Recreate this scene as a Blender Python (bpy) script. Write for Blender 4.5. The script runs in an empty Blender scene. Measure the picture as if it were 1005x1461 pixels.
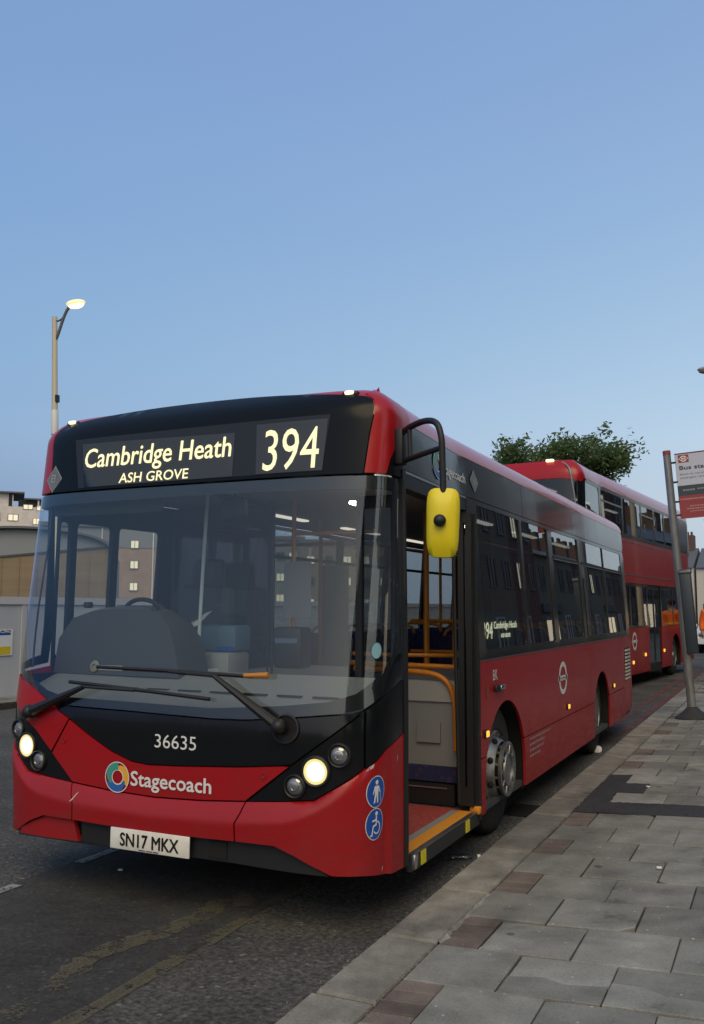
import bpy, bmesh, math, random
import numpy as np
from mathutils import Vector, Matrix, Euler
from mathutils.geometry import delaunay_2d_cdt
random.seed(7)
SC = bpy.context.scene
COL = SC.collection
PI = math.pi

# ------------------------------------------------------------------ camera
cd = bpy.data.cameras.new('camera'); cam = bpy.data.objects.new('camera', cd); COL.objects.link(cam)
cd.sensor_fit = 'HORIZONTAL'; cd.sensor_width = 36.0; cd.lens = 1284.8 / 1005 * 36
cd.clip_start = 0.05; cd.clip_end = 3000
YAW, PITCH, ROLL = -0.442, 0.106, 0.004
cam.matrix_world = Matrix.Translation((1.851, -4.051, 1.624)) @ (
    Matrix.Rotation(-YAW, 4, 'Z') @ Matrix.Rotation(PI / 2 + PITCH, 4, 'X') @ Matrix.Rotation(ROLL, 4, 'Z'))
SC.camera = cam

# ------------------------------------------------------------------ sky and afterglow
SUN_EL, SUN_AZ = math.radians(47.0), math.radians(160.0)    # broad western afterglow behind the photographer; azimuth clockwise from +Y
world = bpy.data.worlds.new('World'); SC.world = world; world.use_nodes = True
wn = world.node_tree.nodes; wl = world.node_tree.links; wn.clear()
def wmath(op, a, b_=None, clamp=False):
    k = wn.new('ShaderNodeMath'); k.operation = op; k.use_clamp = clamp
    for i, v in ((0, a), (1, b_)):
        if v is None: continue
        if isinstance(v, (int, float)): k.inputs[i].default_value = v
        else: wl.new(v, k.inputs[i])
    return k.outputs[0]
wtc = wn.new('ShaderNodeTexCoord'); wsep = wn.new('ShaderNodeSeparateXYZ'); wl.new(wtc.outputs['Generated'], wsep.inputs[0])
# clear evening sky by elevation, linear colour
wr = wn.new('ShaderNodeValToRGB'); stops = [(0.0, (.36, .43, .53)), (.087, (.40, .49, .62)), (.18, (.392, .540, .725)), (.254, (.337, .509, .723)), (.397, (.266, .429, .686)), (.53, (.232, .376, .648)), (1.0, (.155, .285, .545))]
el_ = wr.color_ramp.elements
while len(el_) < len(stops): el_.new(.5)
for i, (p, c) in enumerate(stops): el_[i].position = p; el_[i].color = (*c, 1)
wl.new(wsep.outputs[2], wr.inputs[0])
# afterglow spreading up from where the sun went down
gl_az = math.radians(70)
hx = wmath('MULTIPLY', wsep.outputs[0], math.sin(gl_az)); hy = wmath('MULTIPLY', wsep.outputs[1], math.cos(gl_az))
dot = wmath('DIVIDE', wmath('ADD', hx, hy), wmath('SQRT', wmath('MAXIMUM', wmath('SUBTRACT', 1.0, wmath('MULTIPLY', wsep.outputs[2], wsep.outputs[2])), .001)))
side = wmath('SUBTRACT', wmath('MULTIPLY', wmath('ADD', dot, 1.0), .5), .455)
hgt = wmath('POWER', 2.71828, wmath('MULTIPLY', wmath('SUBTRACT', wmath('MAXIMUM', wsep.outputs[2], .12), .18), -4.6))
amt = wmath('MULTIPLY', side, hgt)
gcol = wn.new('ShaderNodeVectorMath'); gcol.operation = 'SCALE'; gcol.inputs[0].default_value = (.52, .53, .38); wl.new(amt, gcol.inputs['Scale'])
gsum = wn.new('ShaderNodeVectorMath'); gsum.operation = 'ADD'; wl.new(wr.outputs[0], gsum.inputs[0]); wl.new(gcol.outputs[0], gsum.inputs[1])
# the western half of the sky behind the photographer is still bright and warm; a broad smooth lobe
wd = wn.new('ShaderNodeVectorMath'); wd.operation = 'DOT_PRODUCT'; wl.new(wtc.outputs['Generated'], wd.inputs[0])
wd.inputs[1].default_value = (math.sin(2.55) * math.cos(.36), math.cos(2.55) * math.cos(.36), math.sin(.36))
lobe = wmath('POWER', wmath('MULTIPLY', wmath('ADD', wd.outputs['Value'], .10), 1 / 1.1, True), 2.0)
lcol = wn.new('ShaderNodeVectorMath'); lcol.operation = 'SCALE'; lcol.inputs[0].default_value = (.72, .57, .36); wl.new(lobe, lcol.inputs['Scale'])
lsum = wn.new('ShaderNodeVectorMath'); lsum.operation = 'ADD'; wl.new(gsum.outputs[0], lsum.inputs[0]); wl.new(lcol.outputs[0], lsum.inputs[1]); gsum = lsum
bgn = wn.new('ShaderNodeBackground'); bgn.inputs['Strength'].default_value = 1.0
wo = wn.new('ShaderNodeOutputWorld'); wl.new(gsum.outputs[0], bgn.inputs[0]); wl.new(bgn.outputs[0], wo.inputs[0])
sd = bpy.data.lights.new('sun', 'SUN'); sun = bpy.data.objects.new('sun', sd); COL.objects.link(sun)
sd.energy = 1.5; sd.angle = math.radians(40); sd.color = (1.0, 0.80, 0.44)
sdir = Vector((math.sin(SUN_AZ) * math.cos(SUN_EL), math.cos(SUN_AZ) * math.cos(SUN_EL), math.sin(SUN_EL)))
sun.rotation_euler = sdir.to_track_quat('Z', 'Y').to_euler()
SC.view_settings.view_transform = 'Standard'; SC.view_settings.look = 'None'
SC.view_settings.gamma = 1.0; SC.view_settings.use_curve_mapping = False
SC.view_settings.exposure = 0.0
SC.render.engine = 'CYCLES'
SC.cycles.use_denoising = True
SC.cycles.max_bounces = 10; SC.cycles.transparent_max_bounces = 24; SC.cycles.glossy_bounces = 5
SC.cycles.sample_clamp_indirect = 6.0; SC.cycles.caustics_reflective = False; SC.cycles.caustics_refractive = False

# ------------------------------------------------------------------ materials
def mat(name, col=(.5, .5, .5), rough=.5, metal=0., spec=.5, coat=0., coat_rough=.03):
    m = bpy.data.materials.new(name); m.use_nodes = True
    b = m.node_tree.nodes['Principled BSDF']
    b.inputs['Base Color'].default_value = (*col, 1); b.inputs['Roughness'].default_value = rough
    b.inputs['Metallic'].default_value = metal; b.inputs['Specular IOR Level'].default_value = spec
    b.inputs['Coat Weight'].default_value = coat; b.inputs['Coat Roughness'].default_value = coat_rough
    return m
def nodes(m): return m.node_tree.nodes, m.node_tree.links, m.node_tree.nodes['Principled BSDF']
def coords(n, l, kind='Object', scale=None):
    t = n.new('ShaderNodeTexCoord'); o = t.outputs[kind]
    if scale is not None:
        mp = n.new('ShaderNodeMapping'); mp.inputs['Scale'].default_value = scale if hasattr(scale, '__len__') else (scale,) * 3
        l.new(o, mp.inputs[0]); o = mp.outputs[0]
    return o
def noise(n, l, co, scale, detail=4, rough=.6):
    t = n.new('ShaderNodeTexNoise'); t.inputs['Scale'].default_value = scale; t.inputs['Detail'].default_value = detail
    t.inputs['Roughness'].default_value = rough; l.new(co, t.inputs['Vector']); return t.outputs['Fac']
def ramp(n, l, fac, stops):
    r = n.new('ShaderNodeValToRGB'); e = r.color_ramp.elements
    while len(e) < len(stops): e.new(.5)
    for i, (p, c) in enumerate(stops):
        e[i].position = p; e[i].color = (*c, 1) if hasattr(c, '__len__') else (c, c, c, 1)
    l.new(fac, r.inputs[0]); return r.outputs[0]
def mixc(n, l, fac, a, b, mode='MIX'):
    x = n.new('ShaderNodeMix'); x.data_type = 'RGBA'; x.blend_type = mode
    for s, v in ((0, fac), (6, a), (7, b)):
        if isinstance(v, (int, float)): x.inputs[s].default_value = v if s == 0 else (v, v, v, 1)
        elif isinstance(v, tuple): x.inputs[s].default_value = (*v, 1)
        else: l.new(v, x.inputs[s])
    return x.outputs[2]
def bump(n, l, b, h, strength=.3, dist=.01):
    k = n.new('ShaderNodeBump'); k.inputs['Strength'].default_value = strength; k.inputs['Distance'].default_value = dist
    l.new(h, k.inputs['Height']); l.new(k.outputs[0], b.inputs['Normal'])
def emis(name, col, strength, base=(.1, .1, .1)):
    m = mat(name, base, .4); b = m.node_tree.nodes['Principled BSDF']
    b.inputs['Emission Color'].default_value = (*col, 1); b.inputs['Emission Strength'].default_value = strength
    return m
def glass(name, tintc, ior=1.5, rough=0.0):
    m = bpy.data.materials.new(name); m.use_nodes = True; n = m.node_tree.nodes; l = m.node_tree.links; n.clear()
    o = n.new('ShaderNodeOutputMaterial'); mx = n.new('ShaderNodeMixShader')
    f = n.new('ShaderNodeFresnel'); gm = n.new('ShaderNodeNewGeometry'); io = n.new('ShaderNodeMix'); io.data_type = 'FLOAT'
    io.inputs[2].default_value = ior; io.inputs[3].default_value = 1 / ior; l.new(gm.outputs['Backfacing'], io.inputs[0]); l.new(io.outputs[0], f.inputs['IOR'])
    t = n.new('ShaderNodeBsdfTransparent'); t.inputs[0].default_value = (*tintc, 1)
    g = n.new('ShaderNodeBsdfGlossy'); g.inputs['Roughness'].default_value = rough; g.inputs[0].default_value = (1, 1, 1, 1)
    l.new(f.outputs[0], mx.inputs[0]); l.new(t.outputs[0], mx.inputs[1]); l.new(g.outputs[0], mx.inputs[2]); l.new(mx.outputs[0], o.inputs[0])
    return m

def paint(name, col, dirt=(.045, .032, .027), amt=.5, rough=.28, coat=.5):
    m = mat(name, col, rough, 0, .38, coat, .04); n, l, b = nodes(m)
    co = coords(n, l, 'Object')
    f1 = noise(n, l, co, 3.0, 6, .65); f2 = noise(n, l, coords(n, l, 'Object', (2, 2, 14)), 2.0, 5, .6)
    a = n.new('ShaderNodeMath'); a.operation = 'MULTIPLY'; l.new(f1, a.inputs[0]); l.new(f2, a.inputs[1])
    # road dirt thickest near the ground
    geo = n.new('ShaderNodeSeparateXYZ'); l.new(co, geo.inputs[0])
    mr = n.new('ShaderNodeMapRange'); mr.inputs['From Min'].default_value = .9; mr.inputs['From Max'].default_value = .2
    mr.inputs['To Min'].default_value = .15; mr.inputs['To Max'].default_value = 1.0; l.new(geo.outputs[2], mr.inputs[0])
    k = n.new('ShaderNodeMath'); k.operation = 'MULTIPLY'; l.new(a.outputs[0], k.inputs[0]); l.new(mr.outputs[0], k.inputs[1])
    k2 = n.new('ShaderNodeMath'); k2.operation = 'MULTIPLY'; k2.use_clamp = True; l.new(k.outputs[0], k2.inputs[0]); k2.inputs[1].default_value = amt * 2
    l.new(mixc(n, l, k2.outputs[0], col, dirt), b.inputs['Base Color'])
    r = n.new('ShaderNodeMath'); r.operation = 'ADD'; l.new(k2.outputs[0], r.inputs[0]); r.inputs[1].default_value = rough; r.use_clamp = True
    l.new(r.outputs[0], b.inputs['Roughness'])
    bump(n, l, b, noise(n, l, co, 1.6, 2, .5), .06, .02)
    return m

M = {}
M['red'] = paint('bus_red_paint', (.37, .004, .008), amt=.55, rough=.28, coat=.15)
M['roofred'] = paint('bus_roof_paint', (.40, .008, .013), amt=.2, rough=.3)
M['gloss'] = paint('gloss_black_paint', (.006, .007, .009), (.04, .04, .04), .2, .16, .1)
M['fascia'] = mat('fascia_black', (.005, .007, .010), .22, 0, .16)
M['black'] = mat('matt_black_plastic', (.012, .012, .013), .55)
M['dark'] = mat('underbody_black', (.006, .006, .006), .8)
M['rubber'] = mat('rubber_seal', (.010, .010, .011), .5)
M['frit'] = mat('windscreen_frit', (.006, .007, .009), .35)
M['screen'] = glass('windscreen_glass', (.925, .945, .945), 1.48)
M['side'] = glass('tinted_glass', (.62, .66, .67), 1.5)
M['clear'] = glass('clear_glass', (.95, .96, .96), 1.45)
M['chrome'] = mat('bright_metal', (.62, .62, .6), .25, 1)
M['ring'] = mat('wheel_ring_metal', (.33, .33, .33), .42, .9)
M['silver'] = mat('silver_trim', (.45, .45, .45), .35, 1)
M['rail'] = mat('orange_rail', (.62, .21, .012), .38)
M['yellow'] = mat('yellow_mirror_shell', (.80, .64, .012), .42)
M['nosing'] = mat('amber_step_nosing', (.70, .27, .02), .6)
M['tab'] = mat('yellow_tab', (.72, .60, .03), .5)
M['grey'] = mat('interior_grey', (.23, .23, .235), .55)
M['dgrey'] = mat('interior_dark_grey', (.06, .063, .068), .6)
M['dash'] = mat('dashboard_plastic', (.05, .054, .06), .6)
M['blue'] = mat('moquette_blue', (.018, .02, .07), .85)
M['cabblue'] = mat('cab_box_blue', (.10, .19, .28), .5)
M['white'] = mat('white_vinyl', (.75, .75, .75), .5)
M['paper'] = mat('white_paper', (.8, .8, .78), .7)
M['led'] = emis('led_lettering', (1.0, .90, .50), 1.15)
M['ledside'] = emis('side_led_lettering', (1.0, .93, .6), 1.7)
M['ledpanel'] = mat('led_matrix_panel', (.048, .057, .072), .4, 0, .3)
M['display'] = mat('display_glazing', (.022, .027, .036), .25, 0, .25)
M['head'] = emis('headlamp_lit', (1.0, .93, .58), 4.0); M['headring'] = emis('headlamp_bowl_lit', (1.0, .80, .25), .75, (.5, .45, .3))
M['marker'] = emis('roof_marker_lit', (1.0, .84, .50), 1.8)
M['amber'] = emis('amber_marker_lit', (1.0, .42, .05), 1.6, (.6, .25, .02))
M['lampglass'] = mat('unlit_lamp', (.30, .31, .32), .12, .6)
M['ceil'] = mat('ceiling_lining', (.36, .36, .35), .6)
M['tube'] = emis('saloon_light', (1.0, .92, .78), .7)
M['signblue'] = mat('sign_blue', (.012, .085, .42), .4)
M['tyre'] = mat('tyre_rubber', (.016, .017, .018), .75)
M['rim'] = mat('wheel_rim', (.40, .39, .36), .42, .75)
M['plate'] = mat('plate_white', (.7, .68, .62), .45)
M['ink'] = mat('black_ink', (.006, .006, .007), .5)
M['seam'] = mat('panel_gap', (.004, .004, .004), .8)
M['lred'] = mat('step_red', (.26, .035, .028), .7)
M['text_grey'] = mat('grey_legal_print', (.32, .26, .26), .6)
M['logo_y'] = mat('logo_amber', (.80, .42, .04), .45); M['logo_g'] = mat('logo_green', (.05, .32, .26), .45); M['logo_b'] = mat('logo_blue', (.03, .13, .45), .45)
M['diamond'] = mat('grey_diamond_print', (.16, .17, .18), .4)
M['steel'] = mat('galvanised_steel', (.34, .36, .38), .42, .7)
M['tail'] = emis('tail_lamp_lit', (1.0, .05, .02), 3.0, (.4, .01, .01))

n, l, b = nodes(M['lred']); f = noise(n, l, coords(n, l, 'Object'), 60, 3); l.new(ramp(n, l, f, [(.3, (.20, .026, .020)), (.7, (.52, .09, .07))]), b.inputs[0])
n, l, b = nodes(M['rim']); f = noise(n, l, coords(n, l, 'Object'), 9, 5); l.new(ramp(n, l, f, [(.3, (.10, .085, .07)), (.65, (.34, .34, .325))]), b.inputs[0])
n, l, b = nodes(M['tyre']); f = noise(n, l, coords(n, l, 'Object'), 14, 5); l.new(ramp(n, l, f, [(.35, (.010, .010, .011)), (.75, (.035, .033, .031))]), b.inputs[0])
n, l, b = nodes(M['blue']); v = n.new('ShaderNodeTexVoronoi'); v.inputs['Scale'].default_value = 22; l.new(coords(n, l, 'Object'), v.inputs['Vector'])
l.new(ramp(n, l, v.outputs['Distance'], [(.2, (.06, .03, .09)), (.5, (.016, .02, .075))]), b.inputs[0])
n, l, b = nodes(M['plate']); f = noise(n, l, coords(n, l, 'Object'), 12, 4); l.new(ramp(n, l, f, [(.3, (.70, .67, .60)), (.7, (.86, .84, .78))]), b.inputs[0])

# ------------------------------------------------------------------ object helpers
def obj(name, me, parent=None, m=None):
    o = bpy.data.objects.new(name, me); COL.objects.link(o)
    if parent is not None: o.parent = parent
    if m is not None and me is not None: me.materials.append(m)
    return o
def tag(o, label=None, cat=None, group=None, kind=None):
    for k, v in (('label', label), ('category', cat), ('group', group), ('kind', kind)):
        if v: o[k] = v
    return o
def thing(name, loc, label, cat, group=None, rotz=0.0):
    o = bpy.data.objects.new(name, None); COL.objects.link(o); o.location = loc; o.rotation_euler = (0, 0, rotz)
    o.empty_display_size = .2
    return tag(o, label, cat, group)
def copy_tree(o, parent=None):
    c = o.copy(); COL.objects.link(c)
    if parent is not None: c.parent = parent
    for ch in list(o.children): copy_tree(ch, c)
    return c
def finish(me, angle=35):
    me.validate()
    if angle is None:
        return me
    me.polygons.foreach_set('use_smooth', [True] * len(me.polygons))
    me.set_sharp_from_angle(angle=math.radians(angle)); me.update(); return me

class MB:
    def __init__(s): s.v = []; s.f = []
    def add(s, vs, fs):
        k = len(s.v); s.v += [tuple(map(float, v)) for v in vs]; s.f += [tuple(i + k for i in f) for f in fs]; return s
    def box(s, x0, x1, y0, y1, z0, z1):
        vs = [(x, y, z) for z in (z0, z1) for y in (y0, y1) for x in (x0, x1)]
        return s.add(vs, [(0, 2, 3, 1), (4, 5, 7, 6), (0, 1, 5, 4), (2, 6, 7, 3), (0, 4, 6, 2), (1, 3, 7, 5)])
    def rbox(s, c, size, r=.01, rot=None, seg=2):
        bm = bmesh.new(); bmesh.ops.create_cube(bm, size=1.0)
        for v in bm.verts: v.co = Vector((v.co.x * size[0], v.co.y * size[1], v.co.z * size[2]))
        bmesh.ops.bevel(bm, geom=bm.edges[:], offset=min(r, min(size) * .49), segments=seg, affect='EDGES', profile=.5)
        mt = Matrix.Translation(c) @ (rot.to_4x4() if rot is not None else Matrix())
        bmesh.ops.transform(bm, matrix=mt, verts=bm.verts); return s.bm(bm)
    def bm(s, bm):
        bm.verts.index_update(); s.add([v.co for v in bm.verts], [tuple(v.index for v in f.verts) for f in bm.faces]); bm.free(); return s
    def tube(s, pts, r, seg=10, cap=True):
        pts = [Vector(p) for p in pts]; n = len(pts); rr = r if hasattr(r, '__len__') else [r] * n
        rings = []; up = None
        for i, p in enumerate(pts):
            t = (pts[min(i + 1, n - 1)] - pts[max(i - 1, 0)]).normalized()
            if up is None:
                up = Vector((0, 0, 1)) if abs(t.z) < .9 else Vector((1, 0, 0))
            a = t.cross(up).normalized(); b_ = a.cross(t).normalized(); up = b_
            rings.append([p + (a * math.cos(2 * PI * k / seg) + b_ * math.sin(2 * PI * k / seg)) * rr[i] for k in range(seg)])
        vs = [v for r_ in rings for v in r_]; fs = []
        for i in range(n - 1):
            for k in range(seg):
                k2 = (k + 1) % seg; fs.append((i * seg + k, i * seg + k2, (i + 1) * seg + k2, (i + 1) * seg + k))
        if cap: fs.append(tuple(range(seg - 1, -1, -1))); fs.append(tuple((n - 1) * seg + k for k in range(seg)))
        return s.add(vs, fs)
    def lathe(s, prof, seg=32, axis='X', origin=(0, 0, 0)):
        vs = []; fs = []; o = Vector(origin)
        for a, r in prof:
            for k in range(seg):
                t = 2 * PI * k / seg; c, d = r * math.cos(t), r * math.sin(t)
                p = {'X': (a, c, d), 'Y': (d, a, c), 'Z': (c, d, a)}[axis]; vs.append(o + Vector(p))
        for i in range(len(prof) - 1):
            for k in range(seg):
                k2 = (k + 1) % seg; fs.append((i * seg + k, i * seg + k2, (i + 1) * seg + k2, (i + 1) * seg + k))
        fs.append(tuple(range(seg - 1, -1, -1))); fs.append(tuple((len(prof) - 1) * seg + k for k in range(seg)))
        return s.add(vs, fs)
    def prism(s, poly, a0, a1, axis='Y'):
        n_ = len(poly)
        def P(u, v, a): return {'Y': (u, a, v), 'X': (a, u, v), 'Z': (u, v, a)}[axis]
        vs = [P(u, v, a0) for u, v in poly] + [P(u, v, a1) for u, v in poly]
        fs = [tuple(range(n_)), tuple(range(2 * n_ - 1, n_ - 1, -1))] + [(i, n_ + i, n_ + (i + 1) % n_, (i + 1) % n_) for i in range(n_)]
        return s.add(vs, fs)
    def ball(s, c, r, u=12, v=8):
        bm = bmesh.new(); bmesh.ops.create_uvsphere(bm, u_segments=u, v_segments=v, radius=1)
        rr = r if hasattr(r, '__len__') else (r,) * 3
        for q in bm.verts: q.co = Vector((q.co.x * rr[0] + c[0], q.co.y * rr[1] + c[1], q.co.z * rr[2] + c[2]))
        return s.bm(bm)
    def mesh(s, name, angle=35):
        me = bpy.data.meshes.new(name); me.from_pydata(s.v, [], s.f)
        bm = bmesh.new(); bm.from_mesh(me); bmesh.ops.recalc_face_normals(bm, faces=bm.faces); bm.to_mesh(me); bm.free()
        return finish(me, angle)
    def build(s, name, m, parent=None, angle=35):
        return obj(name, s.mesh(name, angle), parent, m)

def smooth_path(pts, k=6):
    pts = [Vector(p) for p in pts]; out = []
    for i in range(len(pts) - 1):
        p0 = pts[max(i - 1, 0)]; p1 = pts[i]; p2 = pts[i + 1]; p3 = pts[min(i + 2, len(pts) - 1)]
        for j in range(k):
            t = j / k
            out.append(.5 * ((2 * p1) + (p2 - p0) * t + (2 * p0 - 5 * p1 + 4 * p2 - p3) * t * t + (3 * p1 - p0 - 3 * p2 + p3) * t ** 3))
    out.append(pts[-1]); return out

# ------------------------------------------------------------------ text as flat print
_txt = {}
def text_geo(s, bold=0.0, shear=0.0):
    key = (s, bold, shear)
    if key in _txt: return _txt[key]
    cu = bpy.data.curves.new('print', 'FONT'); cu.body = s; cu.size = 1; cu.offset = bold; cu.shear = shear; cu.resolution_u = 3
    o = bpy.data.objects.new('print', cu); COL.objects.link(o)
    dg = bpy.context.evaluated_depsgraph_get(); me = o.evaluated_get(dg).to_mesh()
    vs = [(v.co.x, v.co.y) for v in me.vertices]; me.calc_loop_triangles(); fs = [tuple(t.vertices) for t in me.loop_triangles]
    o.evaluated_get(dg).to_mesh_clear(); bpy.data.objects.remove(o); bpy.data.curves.remove(cu)
    _txt[key] = (vs, fs); return vs, fs
CAP = 0.727
def text_obj(name, s, fn, a0, a1, base, cap, m, parent, bold=0.0, shear=0.0):
    """print s so its ink spans a0..a1 along the line, baseline at base, capitals cap tall; fn maps (a, b) to a point.
    bold thickens the strokes by overprinting the outline a little to each side"""
    vs, fs = text_geo(s, 0.0, shear)
    x0 = min(v[0] for v in vs); x1 = max(v[0] for v in vs); d = bold * cap / CAP
    pts = []; faces = []; k = 0
    for i, (u, w) in enumerate(((0, 0), (-1, 0), (1, 0), (0, 1), (0, -1)) if bold else ((0, 0),)):
        for x, y in vs:
            a = a0 + d + (x - x0) / (x1 - x0) * (a1 - a0 - 2 * d) + u * d; b_ = base + y / CAP * cap + w * d * .8
            p = Vector(fn(a, b_))
            if i: p = p + (Vector(fn(a + .01, b_)) - Vector(fn(a - .01, b_))).cross(Vector(fn(a, b_ + .01)) - Vector(fn(a, b_ - .01))).normalized() * (.0004 * i)
            pts.append(tuple(p))
        faces += [tuple(q + k for q in f) for f in fs]; k += len(vs)
    me = bpy.data.meshes.new(name); me.from_pydata(pts, [], faces); me.update()
    return obj(name, me, parent, m)
def flat_poly(name, polys, fn, m, parent):
    """flat print made of polygons in (a, b)"""
    mb = MB()
    for poly in polys: mb.add([fn(a, b) for a, b in poly], [tuple(range(len(poly)))])
    me = bpy.data.meshes.new(name); me.from_pydata(mb.v, [], mb.f); me.update(); return obj(name, me, parent, m)
def ring_poly(ca, cb, ra0, rb0, ra1, rb1, t0=0, t1=2 * PI, n_=40):
    out = []
    for i in range(n_):
        a = t0 + (t1 - t0) * i / n_; b_ = t0 + (t1 - t0) * (i + 1) / n_
        out.append([(ca + ra0 * math.cos(a), cb + rb0 * math.sin(a)), (ca + ra1 * math.cos(a), cb + rb1 * math.sin(a)),
                    (ca + ra1 * math.cos(b_), cb + rb1 * math.sin(b_)), (ca + ra0 * math.cos(b_), cb + rb0 * math.sin(b_))])
    return out
def disc_poly(ca, cb, ra, rb, n_=28): return [[(ca + ra * math.cos(2 * PI * i / n_), cb + rb * math.sin(2 * PI * i / n_)) for i in range(n_)]]

# ------------------------------------------------------------------ coachwork surface: s runs round the body from the middle of the front, z is height
class Coach:
    def __init__(self, half, length, D, n, tumble, zt0, zt1, rake, zr, ztop0, ztop1, inset, Dr=.25, nr=5.0):
        self.half, self.L, self.D0, self.n = half, length, D, n
        self.tumble, self.zt0, self.zt1, self.rk, self.zr = tumble, zt0, zt1, rake, zr
        self.zc0, self.zc1, self.inset, self.Dr, self.nr = ztop0, ztop1, inset, Dr, nr
        T = np.linspace(0, PI / 2, 3001)
        x = half * np.sin(T) ** (2 / n); y = D * (1 - np.cos(T) ** (2 / n))
        self.X = x / half; self.Y = y / D
        self.T = T; self.S = np.concatenate([[0], np.cumsum(np.hypot(np.diff(x), np.diff(y)))]); self.SC = float(self.S[-1])
        xr = half * np.cos(T) ** (2 / nr); yr = Dr * np.sin(T) ** (2 / nr)
        self.Sr = np.concatenate([[0], np.cumsum(np.hypot(np.diff(xr), np.diff(yr)))])
        self.SE = self.SC + (length - Dr - D); self.ST = self.SE + float(self.Sr[-1])
    def B(self, s, z):
        sg = -1.0 if s < 0 else 1.0; a = abs(s)
        ins = self.inset * max(0., min(1., (z - self.zc0) / (self.zc1 - self.zc0))) ** 2.2
        t = max(0., min(1.3, (z - self.zt0) / (self.zt1 - self.zt0)))
        W = self.half - self.tumble * t * (.12 + .88 * max(0., min(1., (a - self.SC) / 1.2))) - ins
        rk = self.rk * max(0., z - self.zr)
        if a < self.SC:
            D = self.D0 - rk; yy = float(np.interp(a, self.S, self.Y))
            x = W * float(np.interp(a, self.S, self.X)); y = D * yy + rk + ins * .7 * (1 - yy) ** .5
        elif a < self.SE: x = W; y = self.D0 + a - self.SC
        else:
            q = float(np.interp(a - self.SE, self.Sr, self.T))
            x = W * max(0., math.cos(q)) ** (2 / self.nr); y = self.L - self.Dr + (self.Dr - ins) * math.sin(q) ** (2 / self.nr)
        return Vector((-self.half + sg * x, y, z))
    def N(self, s, z):
        e = .004
        return (self.B(s + e, z) - self.B(s - e, z)).cross(self.B(s, z + e) - self.B(s, z - e)).normalized()
    def P(self, s, z, off=0.0): return self.B(s, z) + self.N(s, z) * off
    def fn(self, off): return lambda s, z: self.P(s, z, off)

def in_poly(p, poly):
    x, y = p; r = False; j = len(poly) - 1
    for i in range(len(poly)):
        xi, yi = poly[i]; xj, yj = poly[j]
        if (yi > y) != (yj > y) and x < (xj - xi) * (y - yi) / (yj - yi) + xi: r = not r
        j = i
    return r
def resample(poly, res):
    out = []
    for i in range(len(poly)):
        a = Vector(poly[i]); b_ = Vector(poly[(i + 1) % len(poly)]); k = max(1, math.ceil((b_ - a).length / res))
        out += [tuple(a.lerp(b_, j / k)) for j in range(k)]
    return out
def tri2d(poly, holes, rs, rz):
    res = max(rs, rz); loops = [resample(poly, res)] + [resample(h, res) for h in holes]
    vs = []; ed = []
    for lp in loops:
        k = len(vs); vs += lp; ed += [(k + i, k + (i + 1) % len(lp)) for i in range(len(lp))]
    bd = np.array(vs)
    x0, y0 = bd.min(0); x1, y1 = bd.max(0)
    for i in range(1, int((x1 - x0) / rs) + 1):
        for j in range(1, int((y1 - y0) / rz) + 1):
            p = (x0 + i * rs, y0 + j * rz)
            if in_poly(p, poly) and not any(in_poly(p, h) for h in holes) and np.min(np.abs(bd - p).max(1)) > min(rs, rz) * .35: vs.append(p)
    V, E, F, *_ = delaunay_2d_cdt([Vector(v) for v in vs], ed, [], 0, 1e-6)
    F = [f for f in F if len(f) == 3]
    keep = []
    for f in F:
        c = (V[f[0]] + V[f[1]] + V[f[2]]) / 3
        if in_poly(c, poly) and not any(in_poly(c, h) for h in holes): keep.append(tuple(f))
    return [tuple(v) for v in V], keep
def patch(coach, name, poly, m, parent, off=0.0, thick=.015, holes=(), rs=.06, rz=.06, angle=40, lip=0.0):
    """a panel of the coachwork with real thickness; off may be a function of (s, z)"""
    V, F = tri2d(poly, list(holes), rs, rz)
    fo = off if callable(off) else (lambda s, z: off)
    used = sorted({i for f in F for i in f}); ix = {u: k for k, u in enumerate(used)}
    top = []; bot = []
    for u in used:
        s, z = V[u]; p = coach.B(s, z); nn = coach.N(s, z); o = fo(s, z)
        top.append(p + nn * o); bot.append(p + nn * (o - thick))
    k = len(used)
    fs = []; cnt = {}
    for f in F:
        a, b_, c = (ix[i] for i in f)
        n_ = (top[b_] - top[a]).cross(top[c] - top[a]); s, z = V[f[0]]
        if n_.dot(coach.N(s, z)) < 0: b_, c = c, b_
        fs.append((a, b_, c)); fs.append((a + k, c + k, b_ + k))
        for e in ((a, b_), (b_, c), (c, a)): cnt[e] = 1
    for (a, b_) in list(cnt):
        if (b_, a) not in cnt: fs.append((b_, a, a + k, b_ + k))
    me = bpy.data.meshes.new(name); me.from_pydata([tuple(v) for v in top + bot], [], fs); finish(me, angle)
    return obj(name, me, parent, m)
def rrect(s0, s1, z0, z1, r=.04, k=4):
    out = []
    for cx, cz, a0 in ((s1 - r, z1 - r, 0), (s0 + r, z1 - r, PI / 2), (s0 + r, z0 + r, PI), (s1 - r, z0 + r, 1.5 * PI)):
        for i in range(k + 1):
            a = a0 + PI / 2 * i / k; out.append((cx + r * math.cos(a), cz + r * math.sin(a)))
    return out
def rect(s0, s1, z0, z1): return [(s0, z0), (s1, z0), (s1, z1), (s0, z1)]
def mirror(poly): return [(-s, z) for s, z in reversed(poly)]
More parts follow.
